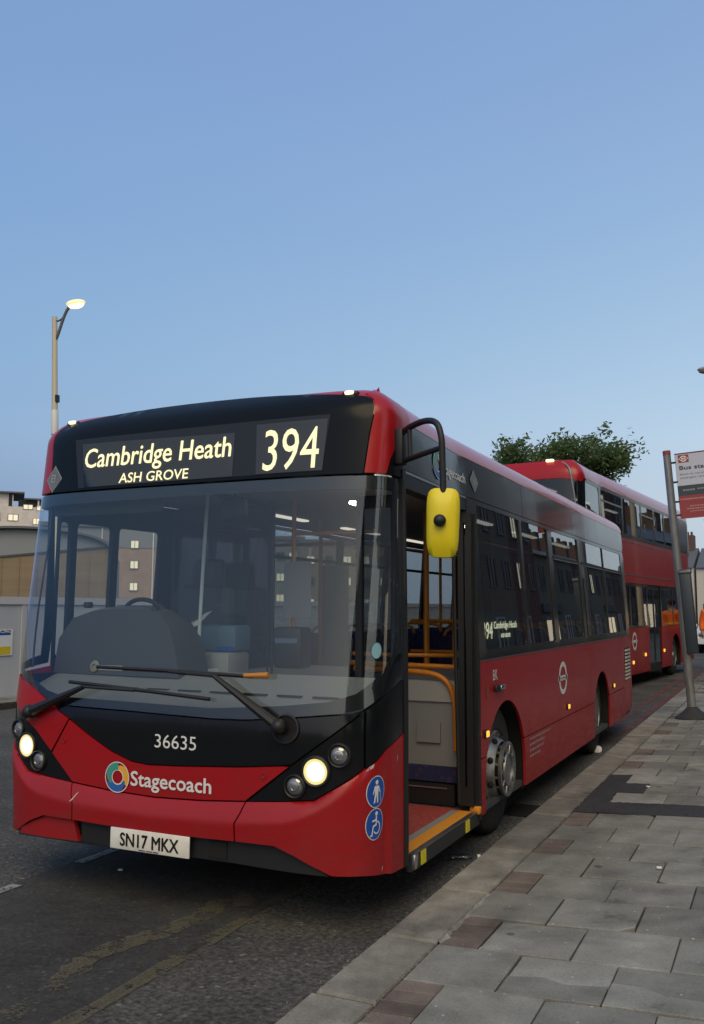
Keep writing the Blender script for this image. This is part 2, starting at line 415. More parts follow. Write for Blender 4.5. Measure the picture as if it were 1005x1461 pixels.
def arch_cut(s0, s1, z0, z1, cs, cz, r, n_=28):
    """rectangle s0..s1 x z0..z1 with a wheel arch (circle cs, cz, r, straight below cz) cut from its lower edge; may cut only part of it"""
    def top(s):
        d = r * r - (s - cs) ** 2
        return cz + math.sqrt(d) if d > 0 else None
    xs = sorted(set([s0, s1] + [cs - r + 2 * r * i / n_ for i in range(n_ + 1)] + [cs - r + 2 * r * .01, cs + r - 2 * r * .01]))
    xs = [x for x in xs if s0 <= x <= s1]
    low = []
    for x in xs:
        t = top(x) if abs(x - cs) < r * .99999 else None
        if abs(abs(x - cs) - r) < 1e-6: low += ([(x, z0), (x, cz)] if x < cs else [(x, cz), (x, z0)]) if z0 < cz else [(x, z0)]
        elif t is not None and t > z0: low.append((x, min(t, z1)))
        else: low.append((x, z0))
    out = low + [(s1, z1), (s0, z1)]
    clean = []
    for p in out:
        if not clean or (abs(p[0] - clean[-1][0]) + abs(p[1] - clean[-1][1])) > 1e-4: clean.append(p)
    return clean
# ================================================================== the single deck bus
BUS = thing('single_deck_bus', (0, 0, 0), 'red single deck bus with a lit 394 display, open door and yellow mirror', 'bus')
K1 = Coach(1.24, 8.9, .52, 4.5, .07, 1.3, 2.35, .15, 1.0, 2.67, 2.85, .16)
SB = K1.SC - .52                      # s = y + SB along the sides

# ---- bumper, corner panels
zt = np.array([(0, .60), (.3, .61), (.57, .63), (.951, .661), (1.024, .704), (1.132, .766), (1.213, .815), (1.288, .848), (1.368, .897), (1.59, .954), (1.7, .98)])
zk = np.array([(0, .515), (.5, .53), (.53, .53), (.788, .554), (.866, .577), (1.006, .645), (1.208, .775), (1.35, .87), (1.59, .95), (1.7, .975)])
def ledge(s, z):
    a = abs(s); t = float(np.interp(a, zt[:, 0], zt[:, 1])); k = float(np.interp(a, zk[:, 0], zk[:, 1]))
    d = .040 * max(0., min(1., (1.30 - a) / .40)) ** 1.3
    if z >= t: return 0.0
    u = min(1., (t - z) / max(.004, t - k))
    low = max(0., (k - z) / .25)
    return d * (u ** .8) - .014 * min(1.5, low) * (1 if a < 1.4 else 0)
patch(K1, 'bumper', [(-.531, .441), (-.528, .53), (-.552, .577), (-.571, .631), (-.3, .611), (0, .601), (.3, .611), (.571, .631), (.552, .577), (.528, .53), (.530, .441), (.36, .437), (0, .432), (-.36, .437)], M['red'], BUS, ledge, .03, rs=.04, rz=.022)
cor = [(.540, .441), (.537, .53), (.561, .577), (.580, .632), (.951, .661), (1.024, .704), (1.132, .766), (1.213, .815), (1.288, .848), (1.368, .897), (1.59, .954), (1.615, .955),
       (1.63, .262), (1.451, .270), (1.209, .300), (1.045, .309), (.972, .345), (.868, .398), (.755, .441)]
patch(K1, 'bumper_corner', cor, M['red'], BUS, ledge, .03, rs=.02, rz=.014, angle=55)
patch(K1, 'bumper_corner', mirror(cor), M['red'], BUS, ledge, .03, rs=.02, rz=.014, angle=55)
patch(K1, 'towing_cover', [(-.545, .434), (-.505, .322), (-.985, .310), (-.965, .343), (-.868, .392), (-.755, .434)], M['red'], BUS, .012, .03, rs=.05, rz=.03)
patch(K1, 'valance', [(-.497, .436), (-.495, .318), (.5, .322), (1.03, .305), (.97, .337), (.866, .39), (.75, .432), (.36, .43), (0, .425), (-.36, .43)], M['black'], BUS, -.004, .03, rs=.06, rz=.04)
patch(K1, 'valance_duct', rect(.36, .47, .335, .425), M['dark'], BUS, .002, .02)
patch(K1, 'front_backing', [(-1.6, .34), (-.9, .36), (0, .36), (.9, .40), (1.6, .34), (1.6, 1.2), (1.2, 1.09), (.3, 1.03), (-.6, 1.04), (-1.2, 1.2), (-1.6, 1.2)], M['seam'], BUS, -.034, .012, rs=.08, rz=.1)
# ---- front panels
low = [(-.46, .899), (-.299, .823), (-.157, .779), (-.046, .769), (.15, .777), (.352, .790), (.523, .800), (.785, .824)]
patch(K1, 'front_panel', [(-.735, .787), (-.573, .641), (-.3, .620), (0, .610), (.3, .620), (.575, .640), (.815, .822)] + low[::-1] + [(-.612, .979)], M['red'], BUS, .003, .025, rs=.06, rz=.05)
blk = [(-.607, .988)] + [(s, z + .007) for s, z in low] + [(.832, .838), (1.198, 1.106), (1.087, 1.086), (.829, 1.062), (.56, 1.038), (.342, 1.034), (-.2, 1.046), (-.613, 1.052), (-.70, 1.072), (-.70, 1.030)]
patch(K1, 'wiper_panel', blk, M['gloss'], BUS, 0.0, .02, rs=.06, rz=.05)
patch(K1, 'wing_panel', [(-.619, .986), (-.707, 1.026), (-.805, 1.075), (-.963, 1.147), (-1.25, 1.216), (-1.6, 1.245), (-1.6, 1.13), (-1.36, 1.10), (-1.149, 1.046), (-.88, .905), (-.745, .797)], M['red'], BUS, .003, .02, rs=.04, rz=.04)
clu = [(.586, .636), (.834, .828), (1.203, 1.098), (1.209, .826), (1.132, .774), (1.024, .712), (.951, .669)]
crn = [(1.218, 1.106), (1.47, 1.204), (1.612, 1.245), (1.612, .965), (1.59, .962), (1.368, .905), (1.288, .857), (1.218, .826)]
clusters = []
for sg in (1, -1):
    pc = clu if sg > 0 else [(-.586, .636), (-.951, .669), (-1.024, .712), (-1.132, .774), (-1.209, .826), (-1.209, 1.058), (-1.149, 1.038), (-.88, .899), (-.752, .793)]
    cl = patch(K1, 'headlamp_cluster', pc, M['gloss'], BUS, -.006, .02, rs=.05, rz=.05); clusters.append(cl)
    pr = crn if sg > 0 else [(-1.218, .826), (-1.288, .857), (-1.368, .905), (-1.59, .962), (-1.612, .965), (-1.612, 1.122), (-1.36, 1.092), (-1.218, 1.06)]
    patch(K1, 'corner_panel', pr, M['gloss'], BUS, 0.0, .02, rs=.04, rz=.05)
    for (s, z, r, kind) in ((1.080, .890, .047, 'lampglass'), (.962, .809, .060, 'head'), (.852, .731, .046, 'lampglass')):
        p = K1.P(sg * s, z, 0.0); nn = (K1.N(sg * s, z) + Vector((0, -.8, 0))).normalized()
        q = nn.to_track_quat('X', 'Z').to_matrix().to_4x4(); q.translation = p
        be = MB(); be.lathe([(-.02, r * 1.32), (.008, r * 1.30), (.014, r * 1.18), (.010, r * 1.06), (-.012, r * 1.0), (-.02, r * .9)], 28)
        o = be.build('lamp_bezel', M['rubber'], cl); o.matrix_local = q
        le = MB(); le.lathe([(-.014, r * 1.02), (-.002, r * .97), (.006, r * .78), (.011, r * .5), (.0135, r * .2)], 28)
        if kind == 'head':
            bo = MB(); bo.lathe([(.0, r * 1.10), (.0075, r * 1.07), (.0078, r * .80), (.004, r * .78)], 28); w_ = bo.build('headlight_bowl', M['headring'], cl); w_.matrix_local = q
            le = MB(); le.lathe([(-.014, r * .86), (.004, r * .82), (.010, r * .6), (.014, r * .3), (.015, r * .1)], 28)
        o = le.build('headlight' if kind == 'head' else 'lamp_lens', M[kind], cl); o.matrix_local = q
        if kind != 'head':
            ri = MB(); ri.lathe([(.004, r * .62), (.012, r * .55), (.013, r * .40), (.010, r * .33)], 24)
            o = ri.build('lamp_reflector', M['chrome'], cl); o.matrix_local = q
for s, z in ((.68, .772), (-.646, .864)):
    mb = MB(); mb.lathe([(-.004, .016), (.005, .015), (.005, .010), (.001, .009), (.001, .003)], 16)
    q = K1.N(s, z).to_track_quat('X', 'Z').to_matrix().to_4x4(); q.translation = K1.P(s, z, .003)
    mb.build('panel_fastener', M['red'], BUS).matrix_local = q
# ---- windscreen
scr = [(-1.53, 1.262), (-1.3, 1.236), (-1.158, 1.220), (-.963, 1.155), (-.81, 1.090), (-.72, 1.060), (-.613, 1.060), (-.2, 1.054), (.342, 1.042), (.56, 1.046), (.829, 1.070), (1.087, 1.094), (1.203, 1.116),
       (1.302, 1.168), (1.45, 1.215), (1.556, 1.245), (1.563, 1.5), (1.542, 1.88), (1.50, 2.325), (0, 2.325), (-1.50, 2.325), (-1.542, 1.88), (-1.56, 1.5)]
inn = [(-1.46, 1.315), (-1.2, 1.268), (-1.0, 1.205), (-.83, 1.135), (-.68, 1.106), (-.2, 1.100), (.342, 1.092), (.758, 1.122), (1.011, 1.150), (1.153, 1.190), (1.339, 1.30), (1.43, 1.37),
       (1.47, 1.5), (1.462, 1.88), (1.42, 2.25), (0, 2.262), (-1.42, 2.25), (-1.462, 1.88), (-1.47, 1.5)]
ws = patch(K1, 'windscreen', scr, M['screen'], BUS, .002, .001, rs=.05, rz=.09)
patch(K1, 'windscreen_border', scr, M['frit'], ws, -.004, .008, holes=[inn], rs=.05, rz=.06)
flat_poly('tax_disc', disc_poly(1.262, 1.405, .034, .040), K1.fn(.0045), mat('pale_blue_sticker', (.22, .42, .50), .5), ws)
flat_poly('route_card', [rect(-.44, -.27, 1.265, 1.292)], K1.fn(.0045), mat('pale_card', (.45, .50, .55), .6), ws)
# ---- destination fascia
ztop = lambda s: 2.852 - .055 * (abs(s) / 1.0) ** 2.2
fas = [(-1.065, 2.336), (1.135, 2.336), (1.160, 2.55), (1.200, 2.755)] + [(s, ztop(s)) for s in np.linspace(1.17, -1.10, 22)] + [(-1.130, 2.765), (-1.090, 2.55)]
fo = patch(K1, 'destination_fascia', fas, M['fascia'], BUS, .004, .03, rs=.06, rz=.05)
db = patch(K1, 'destination_display', [(-.80, 2.349), (.898, 2.357), (.926, 2.674), (-.885, 2.665)], M['display'], BUS, .006, .004, rs=.08, rz=.08)
patch(K1, 'led_panel', [(-.75, 2.352), (.335, 2.356), (.325, 2.613), (-.813, 2.632)], M['ledpanel'], db, .0085, .003, rs=.08, rz=.08)
patch(K1, 'led_panel', [(.490, 2.358), (.900, 2.360), (.915, 2.650), (.468, 2.648)], M['ledpanel'], db, .0085, .003, rs=.08, rz=.08)
F1 = K1.fn(.012)
text_obj('lettering', 'Cambridge Heath', F1, -.770, .315, 2.474, .125, M['led'], db, .012)
text_obj('lettering', 'ASH GROVE', F1, -.474, .033, 2.362, .062, M['led'], db, .012)
text_obj('lettering', '394', F1, .532, .874, 2.375, .245, M['led'], db)
# ---- roof corners (red) and black posts beside them
rc = [(1.143, 2.34), (1.300, 2.34), (1.348, 2.426), (1.463, 2.526), (1.597, 2.612), (1.74, 2.665), (1.74, 2.85), (1.45, 2.85), (1.18, 2.80), (1.207, 2.755), (1.168, 2.55)]
cp = [(1.306, 2.34), (1.612, 2.34), (1.612, 2.612), (1.463, 2.519), (1.353, 2.421)]
for k in (1, -1):
    patch(K1, 'roof_corner', rc if k > 0 else [(s if s < -1.25 else s + .07, z) for s, z in mirror(rc)], M['red'], BUS, .003, .03, rs=.035, rz=.03)
    patch(K1, 'corner_post', cp if k > 0 else mirror(cp), M['gloss'], BUS, 0.0, .03, rs=.035, rz=.04)
    p = K1.P(k * 1.075, 2.80, .0)
    q = MB(); q.rbox(p + Vector((0, .03, .0)), (.10, .08, .03), .012); mk = q.build('marker_lamp', M['black'], BUS)
    q = MB(); q.rbox(p + Vector((0, -.008, .006)), (.055, .03, .022), .009); q.build('lamp_lens', M['marker'], mk)
# diamonds: route branding and operator marks
dm = lambda cs, cz, a, b_: [(cs - a, cz), (cs, cz - b_), (cs + a, cz), (cs, cz + b_)]
d0 = flat_poly('diamond_badge', [dm(-1.045, 2.425, .085, .088)], K1.fn(.0065), mat('badge_rim', (.30, .31, .32), .4), BUS)
flat_poly('badge_face', [dm(-1.045, 2.425, .074, .077)], K1.fn(.0078), M['diamond'], d0)
flat_poly('badge_emblem', [rect(-1.066, -1.024, 2.402, 2.410), rect(-1.066, -1.056, 2.41, 2.452), rect(-1.034, -1.024, 2.41, 2.452), rect(-1.056, -1.034, 2.425, 2.432), rect(-1.056, -1.034, 2.445, 2.452)], K1.fn(.009), mat('badge_emblem_grey', (.34, .35, .36), .4), d0)
d1 = flat_poly('diamond_badge', [dm(3.118, 2.520, .098, .082)], K1.fn(.0045), mat('badge_rim_side', (.30, .31, .32), .4), BUS)
flat_poly('badge_face', [dm(3.118, 2.520, .084, .070)], K1.fn(.006), M['diamond'], d1)
flat_poly('badge_emblem', [rect(3.09, 3.146, 2.500, 2.506), rect(3.09, 3.10, 2.506, 2.54), rect(3.136, 3.146, 2.506, 2.54), rect(3.10, 3.136, 2.52, 2.526)], K1.fn(.0075), mat('badge_emblem_side', (.36, .37, .38), .4), d1)
# ---- operator lettering
def swirl(ca, cb, ra, rb, fn, parent, name='swirl_logo'):
    root = flat_poly(name, ring_poly(ca, cb, ra * .44, rb * .44, ra * .52, rb * .52), fn(0), M['white'], parent)
    cols = ('logo_y', 'logo_b', 'logo_g')
    for i, c in enumerate(cols):
        t0 = math.radians(100 - 120 * i); pol = []
        N_ = 26
        for j in range(N_):
            a = t0 - math.radians(135) * j / N_; b_ = t0 - math.radians(135) * (j + 1) / N_
            def rr(u):      # tapering arm, thin at its start on the inside, broad at its end
                return .50 + .04 * (1 - u), .60 + .40 * min(1, u * 1.6 + .25)
            i0, o0 = rr(j / N_); i1, o1 = rr((j + 1) / N_)
            pol.append([(ca + ra * i0 * math.cos(a), cb + rb * i0 * math.sin(a)), (ca + ra * o0 * math.cos(a), cb + rb * o0 * math.sin(a)),
                        (ca + ra * o1 * math.cos(b_), cb + rb * o1 * math.sin(b_)), (ca + ra * i1 * math.cos(b_), cb + rb * i1 * math.sin(b_))])
        flat_poly('logo_arm', pol, fn(.0008 * (i + 1)), M[c], root)
    flat_poly('logo_outline', ring_poly(ca, cb, ra * .98, rb * .98, ra * 1.04, rb * 1.04), fn(.004), M['white'], root)
swirl(-.245, .692, .080, .080, lambda d: K1.fn(.0065 + d), BUS)
text_obj('operator_lettering', 'Stagecoach', K1.fn(.0065), -.155, .372, .657, .079, M['white'], BUS, .022)
text_obj('fleet_number', '36635', K1.fn(.003), -.002, .268, .869, .075, M['white'], BUS, .0)
for (cz, nm) in ((.702, 'walk'), (.542, 'chair')):
    st = flat_poly('access_sticker', disc_poly(1.287, cz, .070, .080), lambda s, z: K1.P(s, z, ledge(s, z) + .003), M['white'], BUS)
    fo_ = lambda s, z: K1.P(s, z, ledge(s, z) + .0042); f2 = lambda s, z: K1.P(s, z, ledge(s, z) + .0054)
    cb = 1.287
    flat_poly('sticker_face', disc_poly(cb, cz, .065, .075), fo_, M['signblue'], st)
    if nm == 'walk':
        pl = disc_poly(cb, cz + .047, .011, .012, 14) + [[(cb - .016, cz + .03), (cb + .016, cz + .03), (cb + .013, cz - .008), (cb - .013, cz - .008)],
             [(cb - .013, cz - .008), (cb + .001, cz - .008), (cb - .010, cz - .056), (cb - .020, cz - .056)], [(cb - .001, cz - .008), (cb + .013, cz - .008), (cb + .016, cz - .056), (cb + .007, cz - .056)],
             [(cb - .016, cz + .03), (cb - .010, cz + .024), (cb - .022, cz - .012), (cb - .028, cz - .010)], [(cb + .010, cz + .024), (cb + .016, cz + .03), (cb + .030, cz + .0), (cb + .024, cz - .004)],
             [(cb + .026, cz), (cb + .029, cz), (cb + .038, cz - .05), (cb + .035, cz - .05)]]
    else:
        pl = disc_poly(cb + .006, cz + .052, .011, .011, 14) + ring_poly(cb + .012, cz - .018, .022, .026, .029, .033, -2.6, 1.5, 26) + [
             [(cb + .001, cz + .040), (cb + .011, cz + .040), (cb + .011, cz - .006), (cb + .001, cz - .006)], [(cb - .026, cz + .020), (cb + .005, cz + .026), (cb + .005, cz + .016), (cb - .026, cz + .012)],
             [(cb - .018, cz - .004), (cb + .011, cz + .002), (cb + .011, cz - .008), (cb - .018, cz - .014)], [(cb - .020, cz - .006), (cb - .011, cz - .008), (cb - .020, cz - .050), (cb - .028, cz - .048)], [(cb - .038, cz - .052), (cb - .018, cz - .048), (cb - .018, cz - .056), (cb - .038, cz - .060)]]
    flat_poly('sticker_figure', pl, f2, M['white'], st)
M['scuff'] = mat('bare_scuff', (.50, .40, .39), .7)
# scuffs on the bumper corner, bare white where the paint is rubbed through
for sc_ in ([(1.214, .806), (1.235, .828), (1.27, .842), (1.262, .822)], [(1.50, .858), (1.506, .85), (1.50, .82), (1.496, .83)], [(1.355, .300), (1.362, .302), (1.366, .322), (1.360, .320)]):
    flat_poly('paint_scuff', [sc_], lambda s, z: K1.P(s, z, ledge(s, z) + .0012), M['scuff'], BUS)
flat_poly('paint_scuff', [[(-.505, .592), (-.518, .583), (-.535, .548), (-.556, .536), (-.549, .545), (-.528, .560)]], lambda s, z: K1.P(s, z, ledge(s, z) + .0015), mat('bare_scuff_seam', (.55, .47, .46), .7), BUS)
# ---- number plate
pl_ = MB(); pl_.rbox(Vector((-1.235, -.036, .378)), (.52, .010, .111), .006); npl = pl_.build('number_plate', M['plate'], BUS)
FP = lambda x, z: Vector((x, -.0425, z))
text_obj('registration', 'SN17 MKX', FP, -1.427, -1.040, .345, .070, M['ink'], npl, .022)
flat_poly('dealer_line', [rect(-1.30, -1.255, .329, .334), rect(-1.25, -1.21, .329, .334), rect(-1.205, -1.17, .329, .334)], FP, M['ink'], npl)
# ---- near side
sk_lo, sk_mid, sk_hi = .25, .618, 1.262
f0, f1, r0 = 2.53 + SB, .53, 6.49 + SB
fz = .42
vs = 6.03
rear_end = K1.ST - .001
for (a, b_) in ((2.967, vs - .004), (vs + .004, 9.13)):
    cs, r_ = (f0, f1) if a < 4 else (r0, .50)
    patch(K1, 'side_panel', arch_cut(a, b_, sk_mid + .004, sk_hi, cs, fz, r_), M['red'], BUS, 0.0, .02, rs=.25, rz=.2)
for (a, b_, cs, r_) in ((2.967, f0 - f1, f0, f1), (f0 + f1, r0 - .50, 0, 0), (r0 + .50, 9.13, 0, 0)):
    pass
patch(K1, 'skirt_panel', arch_cut(2.967, f0 - .05, sk_lo, sk_mid - .004, f0, fz, f1), M['red'], BUS, 0.0, .02, rs=.3, rz=.2)
pb = arch_cut(f0 + .05, r0 - .05, sk_lo, sk_mid - .004, f0, fz, f1)
def skirt(a, b_):
    """skirt between two arches, both cut"""
    def top_at(s):
        for cs, r_ in ((f0, f1), (r0, .50)):
            d = r_ * r_ - (s - cs) ** 2
            if d > 0: return fz + math.sqrt(d)
        return None
    pts = []
    for cs, r_ in ((f0, f1),):
        for i in range(15):
            x = cs + r_ * math.cos(math.asin((sk_mid - .004 - fz) / r_)) + (r_ - r_ * math.cos(math.asin((sk_mid - .004 - fz) / r_))) * i / 14
            pts.append((x, fz + math.sqrt(max(0, r_ * r_ - (x - cs) ** 2))))
    left = pts + [(f0 + f1, sk_lo)]
    pts = []
    r_ = .50; c0 = math.cos(math.asin((sk_mid - .004 - fz) / r_))
    for i in range(15):
        x = r0 - r_ + (r_ - r_ * c0) * i / 14; pts.append((x, fz + math.sqrt(max(0, r_ * r_ - (x - r0) ** 2))))
    return left + [(r0 - r_, sk_lo)] + pts
patch(K1, 'skirt_panel', skirt(0, 0), M['red'], BUS, 0.0, .02, rs=.3, rz=.2)
r_ = .50; c0 = math.cos(math.asin((sk_mid - .004 - fz) / r_))
back = [(r0 + r_ - (r_ - r_ * c0) * i / 14, fz + math.sqrt(max(0, r_ * r_ - (r_ - (r_ - r_ * c0) * i / 14) ** 2))) for i in range(15)]
patch(K1, 'skirt_panel', [(r0 + r_, sk_lo)] + back + [(9.13, sk_mid - .004), (9.13, sk_lo + .03)], M['red'], BUS, 0.0, .02, rs=.3, rz=.2)
patch(K1, 'rear_corner_panel', [(9.138, .29), (9.138, .70), (9.138, sk_hi), (K1.ST, sk_hi), (K1.ST, .36)], M['red'], BUS, 0.0, .02, rs=.06, rz=.2)
for k in range(9):
    z = .712 + k * .045
    mb = MB(); mb.v = []; mb.f = []
    o = patch(K1, 'vent_slat', [(9.24, z), (9.60, z), (9.60, z + .024), (9.24, z + .024)], mat('vent_slat_grey', (.62, .58, .55), .5) if k == 0 else bpy.data.materials['vent_slat_grey'], BUS, .016, .012, rs=.12, rz=.05)
patch(K1, 'vent_recess', rect(9.22, 9.62, .70, 1.115), M['dark'], BUS, .003, .004, rs=.12, rz=.1)
patch(K1, 'waist_trim', rect(2.967, 9.60, 1.264, 1.272), M['silver'], BUS, .003, .008, rs=.3, rz=.1)
# ribbon glazing
wins = [(2.05, 3.17), (3.29, 4.16), (4.38, 5.53), (5.72, 7.02), (7.11, 8.42)]
wh = [rrect(a + SB, b_ + SB, 1.336, 2.352, .035) for a, b_ in wins]
patch(K1, 'window_band', rect(2.967, 9.90, 1.274, 2.386), M['gloss'], BUS, .001, .02, holes=wh, rs=.2, rz=.15)
for i, (a, b_) in enumerate(wins):
    g = patch(K1, 'window', rrect(a + SB - .008, b_ + SB + .008, 1.328, 2.360, .035), M['side'], BUS, -.004, .001, rs=.25, rz=.25)
    if i >= 2:
        patch(K1, 'transom', rect(a + SB, b_ + SB, 2.090, 2.118), M['rubber'], g, .006, .016, rs=.3, rz=.1)
        patch(K1, 'transom_strip', rect(a + SB + .01, b_ + SB - .01, 2.084, 2.091), M['silver'], g, .008, .006, rs=.3, rz=.1)
    if i < 4:
        patch(K1, 'pillar_strip', rect(b_ + SB + .015, b_ + SB + .04, 1.34, 2.35), M['rubber'], BUS, .005, .006, rs=.1, rz=.2)
for a, b_ in ((1.616, 4.436), (4.444, 6.446), (6.454, 7.826), (7.834, 9.92)):
    patch(K1, 'cantrail_panel', rect(a, b_, 2.392, 2.662), M['gloss'], BUS, .0, .02, rs=.2, rz=.06)
# roundel, lettering, side lamps
rd = flat_poly('roundel', ring_poly(5.53, .985, .122, .107, .172, .150) + [rect(5.335, 5.725, .962, 1.008)], K1.fn(.002), M['white'], BUS)
text_obj('roundel_lettering', 'BUSES', K1.fn(.0032), 5.44, 5.62, .977, .018, M['text_grey'], rd, .03)
text_obj('code_lettering', 'BK', K1.fn(.002), 3.262, 3.375, 1.118, .078, M['white'], BUS, .0)
for i, w in enumerate((.74, .50, .46, .34)):
    x = 4.262; ln = []
    while x < 4.262 + w:
        d = random.uniform(.03, .09); ln.append(rect(x, min(x + d, 4.262 + w), .577 - .045 * i, .594 - .045 * i)); x += d + .016
    flat_poly('legal_lettering', ln, K1.fn(.002), M['text_grey'], BUS)
for (s, z) in ((3.068, .773), (5.695, .707), (8.272, .71)):
    p = K1.P(s, z, 0); q = MB(); q.rbox(p + Vector((.006, 0, 0)), (.02, .075, .055), .008); mk = q.build('side_marker', M['black'], BUS)
    q = MB(); q.rbox(p + Vector((.016, .004, 0)), (.016, .052, .042), .007); q.build('lamp_lens', M['amber'], mk)
p = K1.P(3.405, 1.058, 0); q = MB(); q.rbox(p + Vector((.012, -.02, 0)), (.03, .20, .048), .012); fl = q.build('flap_catch', M['rubber'], BUS)
q = MB(); q.rbox(p + Vector((.028, .02, .003)), (.012, .11, .034), .006); q.build('catch_plate', M['chrome'], fl)
flat_poly('inspection_sticker', disc_poly(3.129, 1.045, .028, .045), K1.fn(.002), mat('dull_red_sticker', (.26, .06, .05), .6), BUS)
swirl(2.285, 2.515, .105, .088, lambda d: K1.fn(.003 + d), BUS, 'side_swirl_logo')
text_obj('side_operator_lettering', 'Stagecoach', K1.fn(.003), 2.385, 2.915, 2.480, .068, M['white'], BUS, .02)
M['doorlight'] = emis('entrance_light_lit', (1.0, .93, .8), 22.0)
# ---- entrance: posts, folded doors, step
patch(K1, 'door_pillar', rect(1.590, 1.640, .262, 2.386), M['rubber'], BUS, .006, .05, rs=.05, rz=.2)
patch(K1, 'door_pillar', rect(1.655, 1.690, .262, 2.30), M['gloss'], BUS, -.012, .05, rs=.05, rz=.2)
patch(K1, 'door_pillar', rect(2.900, 2.960, .232, 2.386), M['rubber'], BUS, .004, .06, rs=.05, rz=.2)
patch(K1, 'door_header', rect(1.645, 2.895, 2.290, 2.384), M['rubber'], BUS, .001, .08, rs=.1, rz=.1)
patch(K1, 'door_header_trim', rect(1.645, 2.90, 2.372, 2.386), M['silver'], BUS, .004, .006, rs=.1, rz=.1)
def leaf_frame(x0, x1, y, t=.04):
    fr = MB(); fr.box(x0, x1, y - .018, y + .018, .33, .45); fr.box(x0, x1, y - .018, y + .018, 2.20, 2.27)
    fr.box(x0, x0 + t, y - .018, y + .018, .45, 2.20); fr.box(x1 - t, x1, y - .018, y + .018, .45, 2.20)
    dr = fr.build('door_leaf', M['rubber'], BUS, None)
    g = MB(); g.box(x0 + t, x1 - t, y - .003, y + .003, .45, 2.2); g.build('door_glass', M['side'], dr, None); return dr
dr = leaf_frame(-.115, -.02, 1.80)
e = MB(); e.tube([(-.118, 1.785, .34), (-.150, 1.785, 2.26)], .012); e.build('door_edge_rubber', M['rubber'], dr)
q = MB(); q.box(-.10, -.01, 1.845, 1.89, .33, 2.27); q.build('door_leaf', M['rubber'], BUS, None)
leaf_frame(-.36, -.10, .69)
q = MB(); q.box(-1.6, -.125, .60, 1.86, .255, .290); st = q.build('entrance_step', M['lred'], BUS)
q = MB(); q.box(-.123, -.035, .66, 1.80, .262, .294); q.build('step_nosing', M['nosing'], st)
q = MB(); q.box(-.175, -.126, .66, 1.80, .268, .2925); q.build('step_strip', mat('grey_strip', (.26, .26, .25), .6), st)
q = MB(); q.box(-.033, -.004, .64, 1.86, .205, .291); q.build('step_edge', mat('step_edge_rubber', (.03, .03, .03), .6), st)
q = MB(); q.box(-.033, -.001, .66, 1.82, .288, .295); q.build('step_trim', M['silver'], st)
for y in (.81, 1.60):
    q = MB(); q.box(-.003, .003, y - .035, y + .035, .212, .284); q.build('yellow_tab', M['tab'], st)
q = MB(); q.rbox(Vector((-.01, .675, .255)), (.05, .055, .085), .01); q.build('door_pivot', M['chrome'], BUS)
q = MB(); q.rbox(Vector((-.02, 1.83, .30)), (.07, .05, .05), .01); q.build('door_pivot', M['nosing'], BUS)
# ---- off side
osk = [(-s, z) for s, z in [(0, 0)]]
def arch2(a, b_, z0, z1):
    o = []
    for cs, r_ in ((f0, f1), (r0, .50)):
        o += [(cs - r_, z0)] + [(cs + r_ * math.cos(PI - PI * i / 24), fz + r_ * math.sin(PI - PI * i / 24)) for i in range(25)] + [(cs + r_, z0)]
    return [(a, z0)] + o + [(b_, z0), (b_, z1), (a, z1)]
patch(K1, 'side_panel', mirror(arch2(1.62, 9.13, .25, 1.13)), M['red'], BUS, 0.0, .02, rs=.3, rz=.3)
owin = [(.50, .60, 1.30), (.66, 1.00, 1.15), (1.07, 1.52, 1.15), (3.18, 4.58, 1.336), (4.70, 5.86, 1.336), (5.98, 7.14, 1.336), (7.26, 8.42, 1.336)]
oh = [rrect(-(b_ + SB), -(a + SB), z, 2.185 if a < 2 else 2.352, .03) for a, b_, z in owin]
patch(K1, 'window_band', rect(-9.90, -1.562, 1.137, 2.386), M['gloss'], BUS, .0, .03, holes=oh, rs=.2, rz=.2)
for (a, b_, z) in owin:
    g = patch(K1, 'window', rrect(-(b_ + SB + .008), -(a + SB - .008), z - .008, 2.193 if a < 2 else 2.36, .03), M['clear'] if a < 2 else M['side'], BUS, -.006, .001, rs=.2, rz=.3)
    if a > 3: patch(K1, 'transom', rect(-(b_ + SB), -(a + SB), 2.085, 2.118), M['rubber'], g, .006, .02, rs=.3, rz=.1)
patch(K1, 'cantrail_panel', rect(-9.92, -1.616, 2.392, 2.662), M['gloss'], BUS, 0.0, .02, rs=.3, rz=.08)
# ---- rear
patch(K1, 'rear_panel', [(9.926, 1.28), (K1.ST, 1.28), (K1.ST, 2.66), (9.926, 2.66)], M['gloss'], BUS, 0.0, .02, rs=.08, rz=.2)
patch(K1, 'rear_panel', mirror([(9.14, .36), (K1.ST, .36), (K1.ST, 2.66), (9.926, 2.66), (9.926, 1.14), (9.14, 1.12)]), M['red'], BUS, 0.0, .02, rs=.1, rz=.2)
for k in range(14):
    patch(K1, 'rear_vent_slat', rect(9.94, 10.05, 1.36 + k * .06, 1.385 + k * .06), M['dark'], BUS, .01, .012, rs=.06, rz=.1)
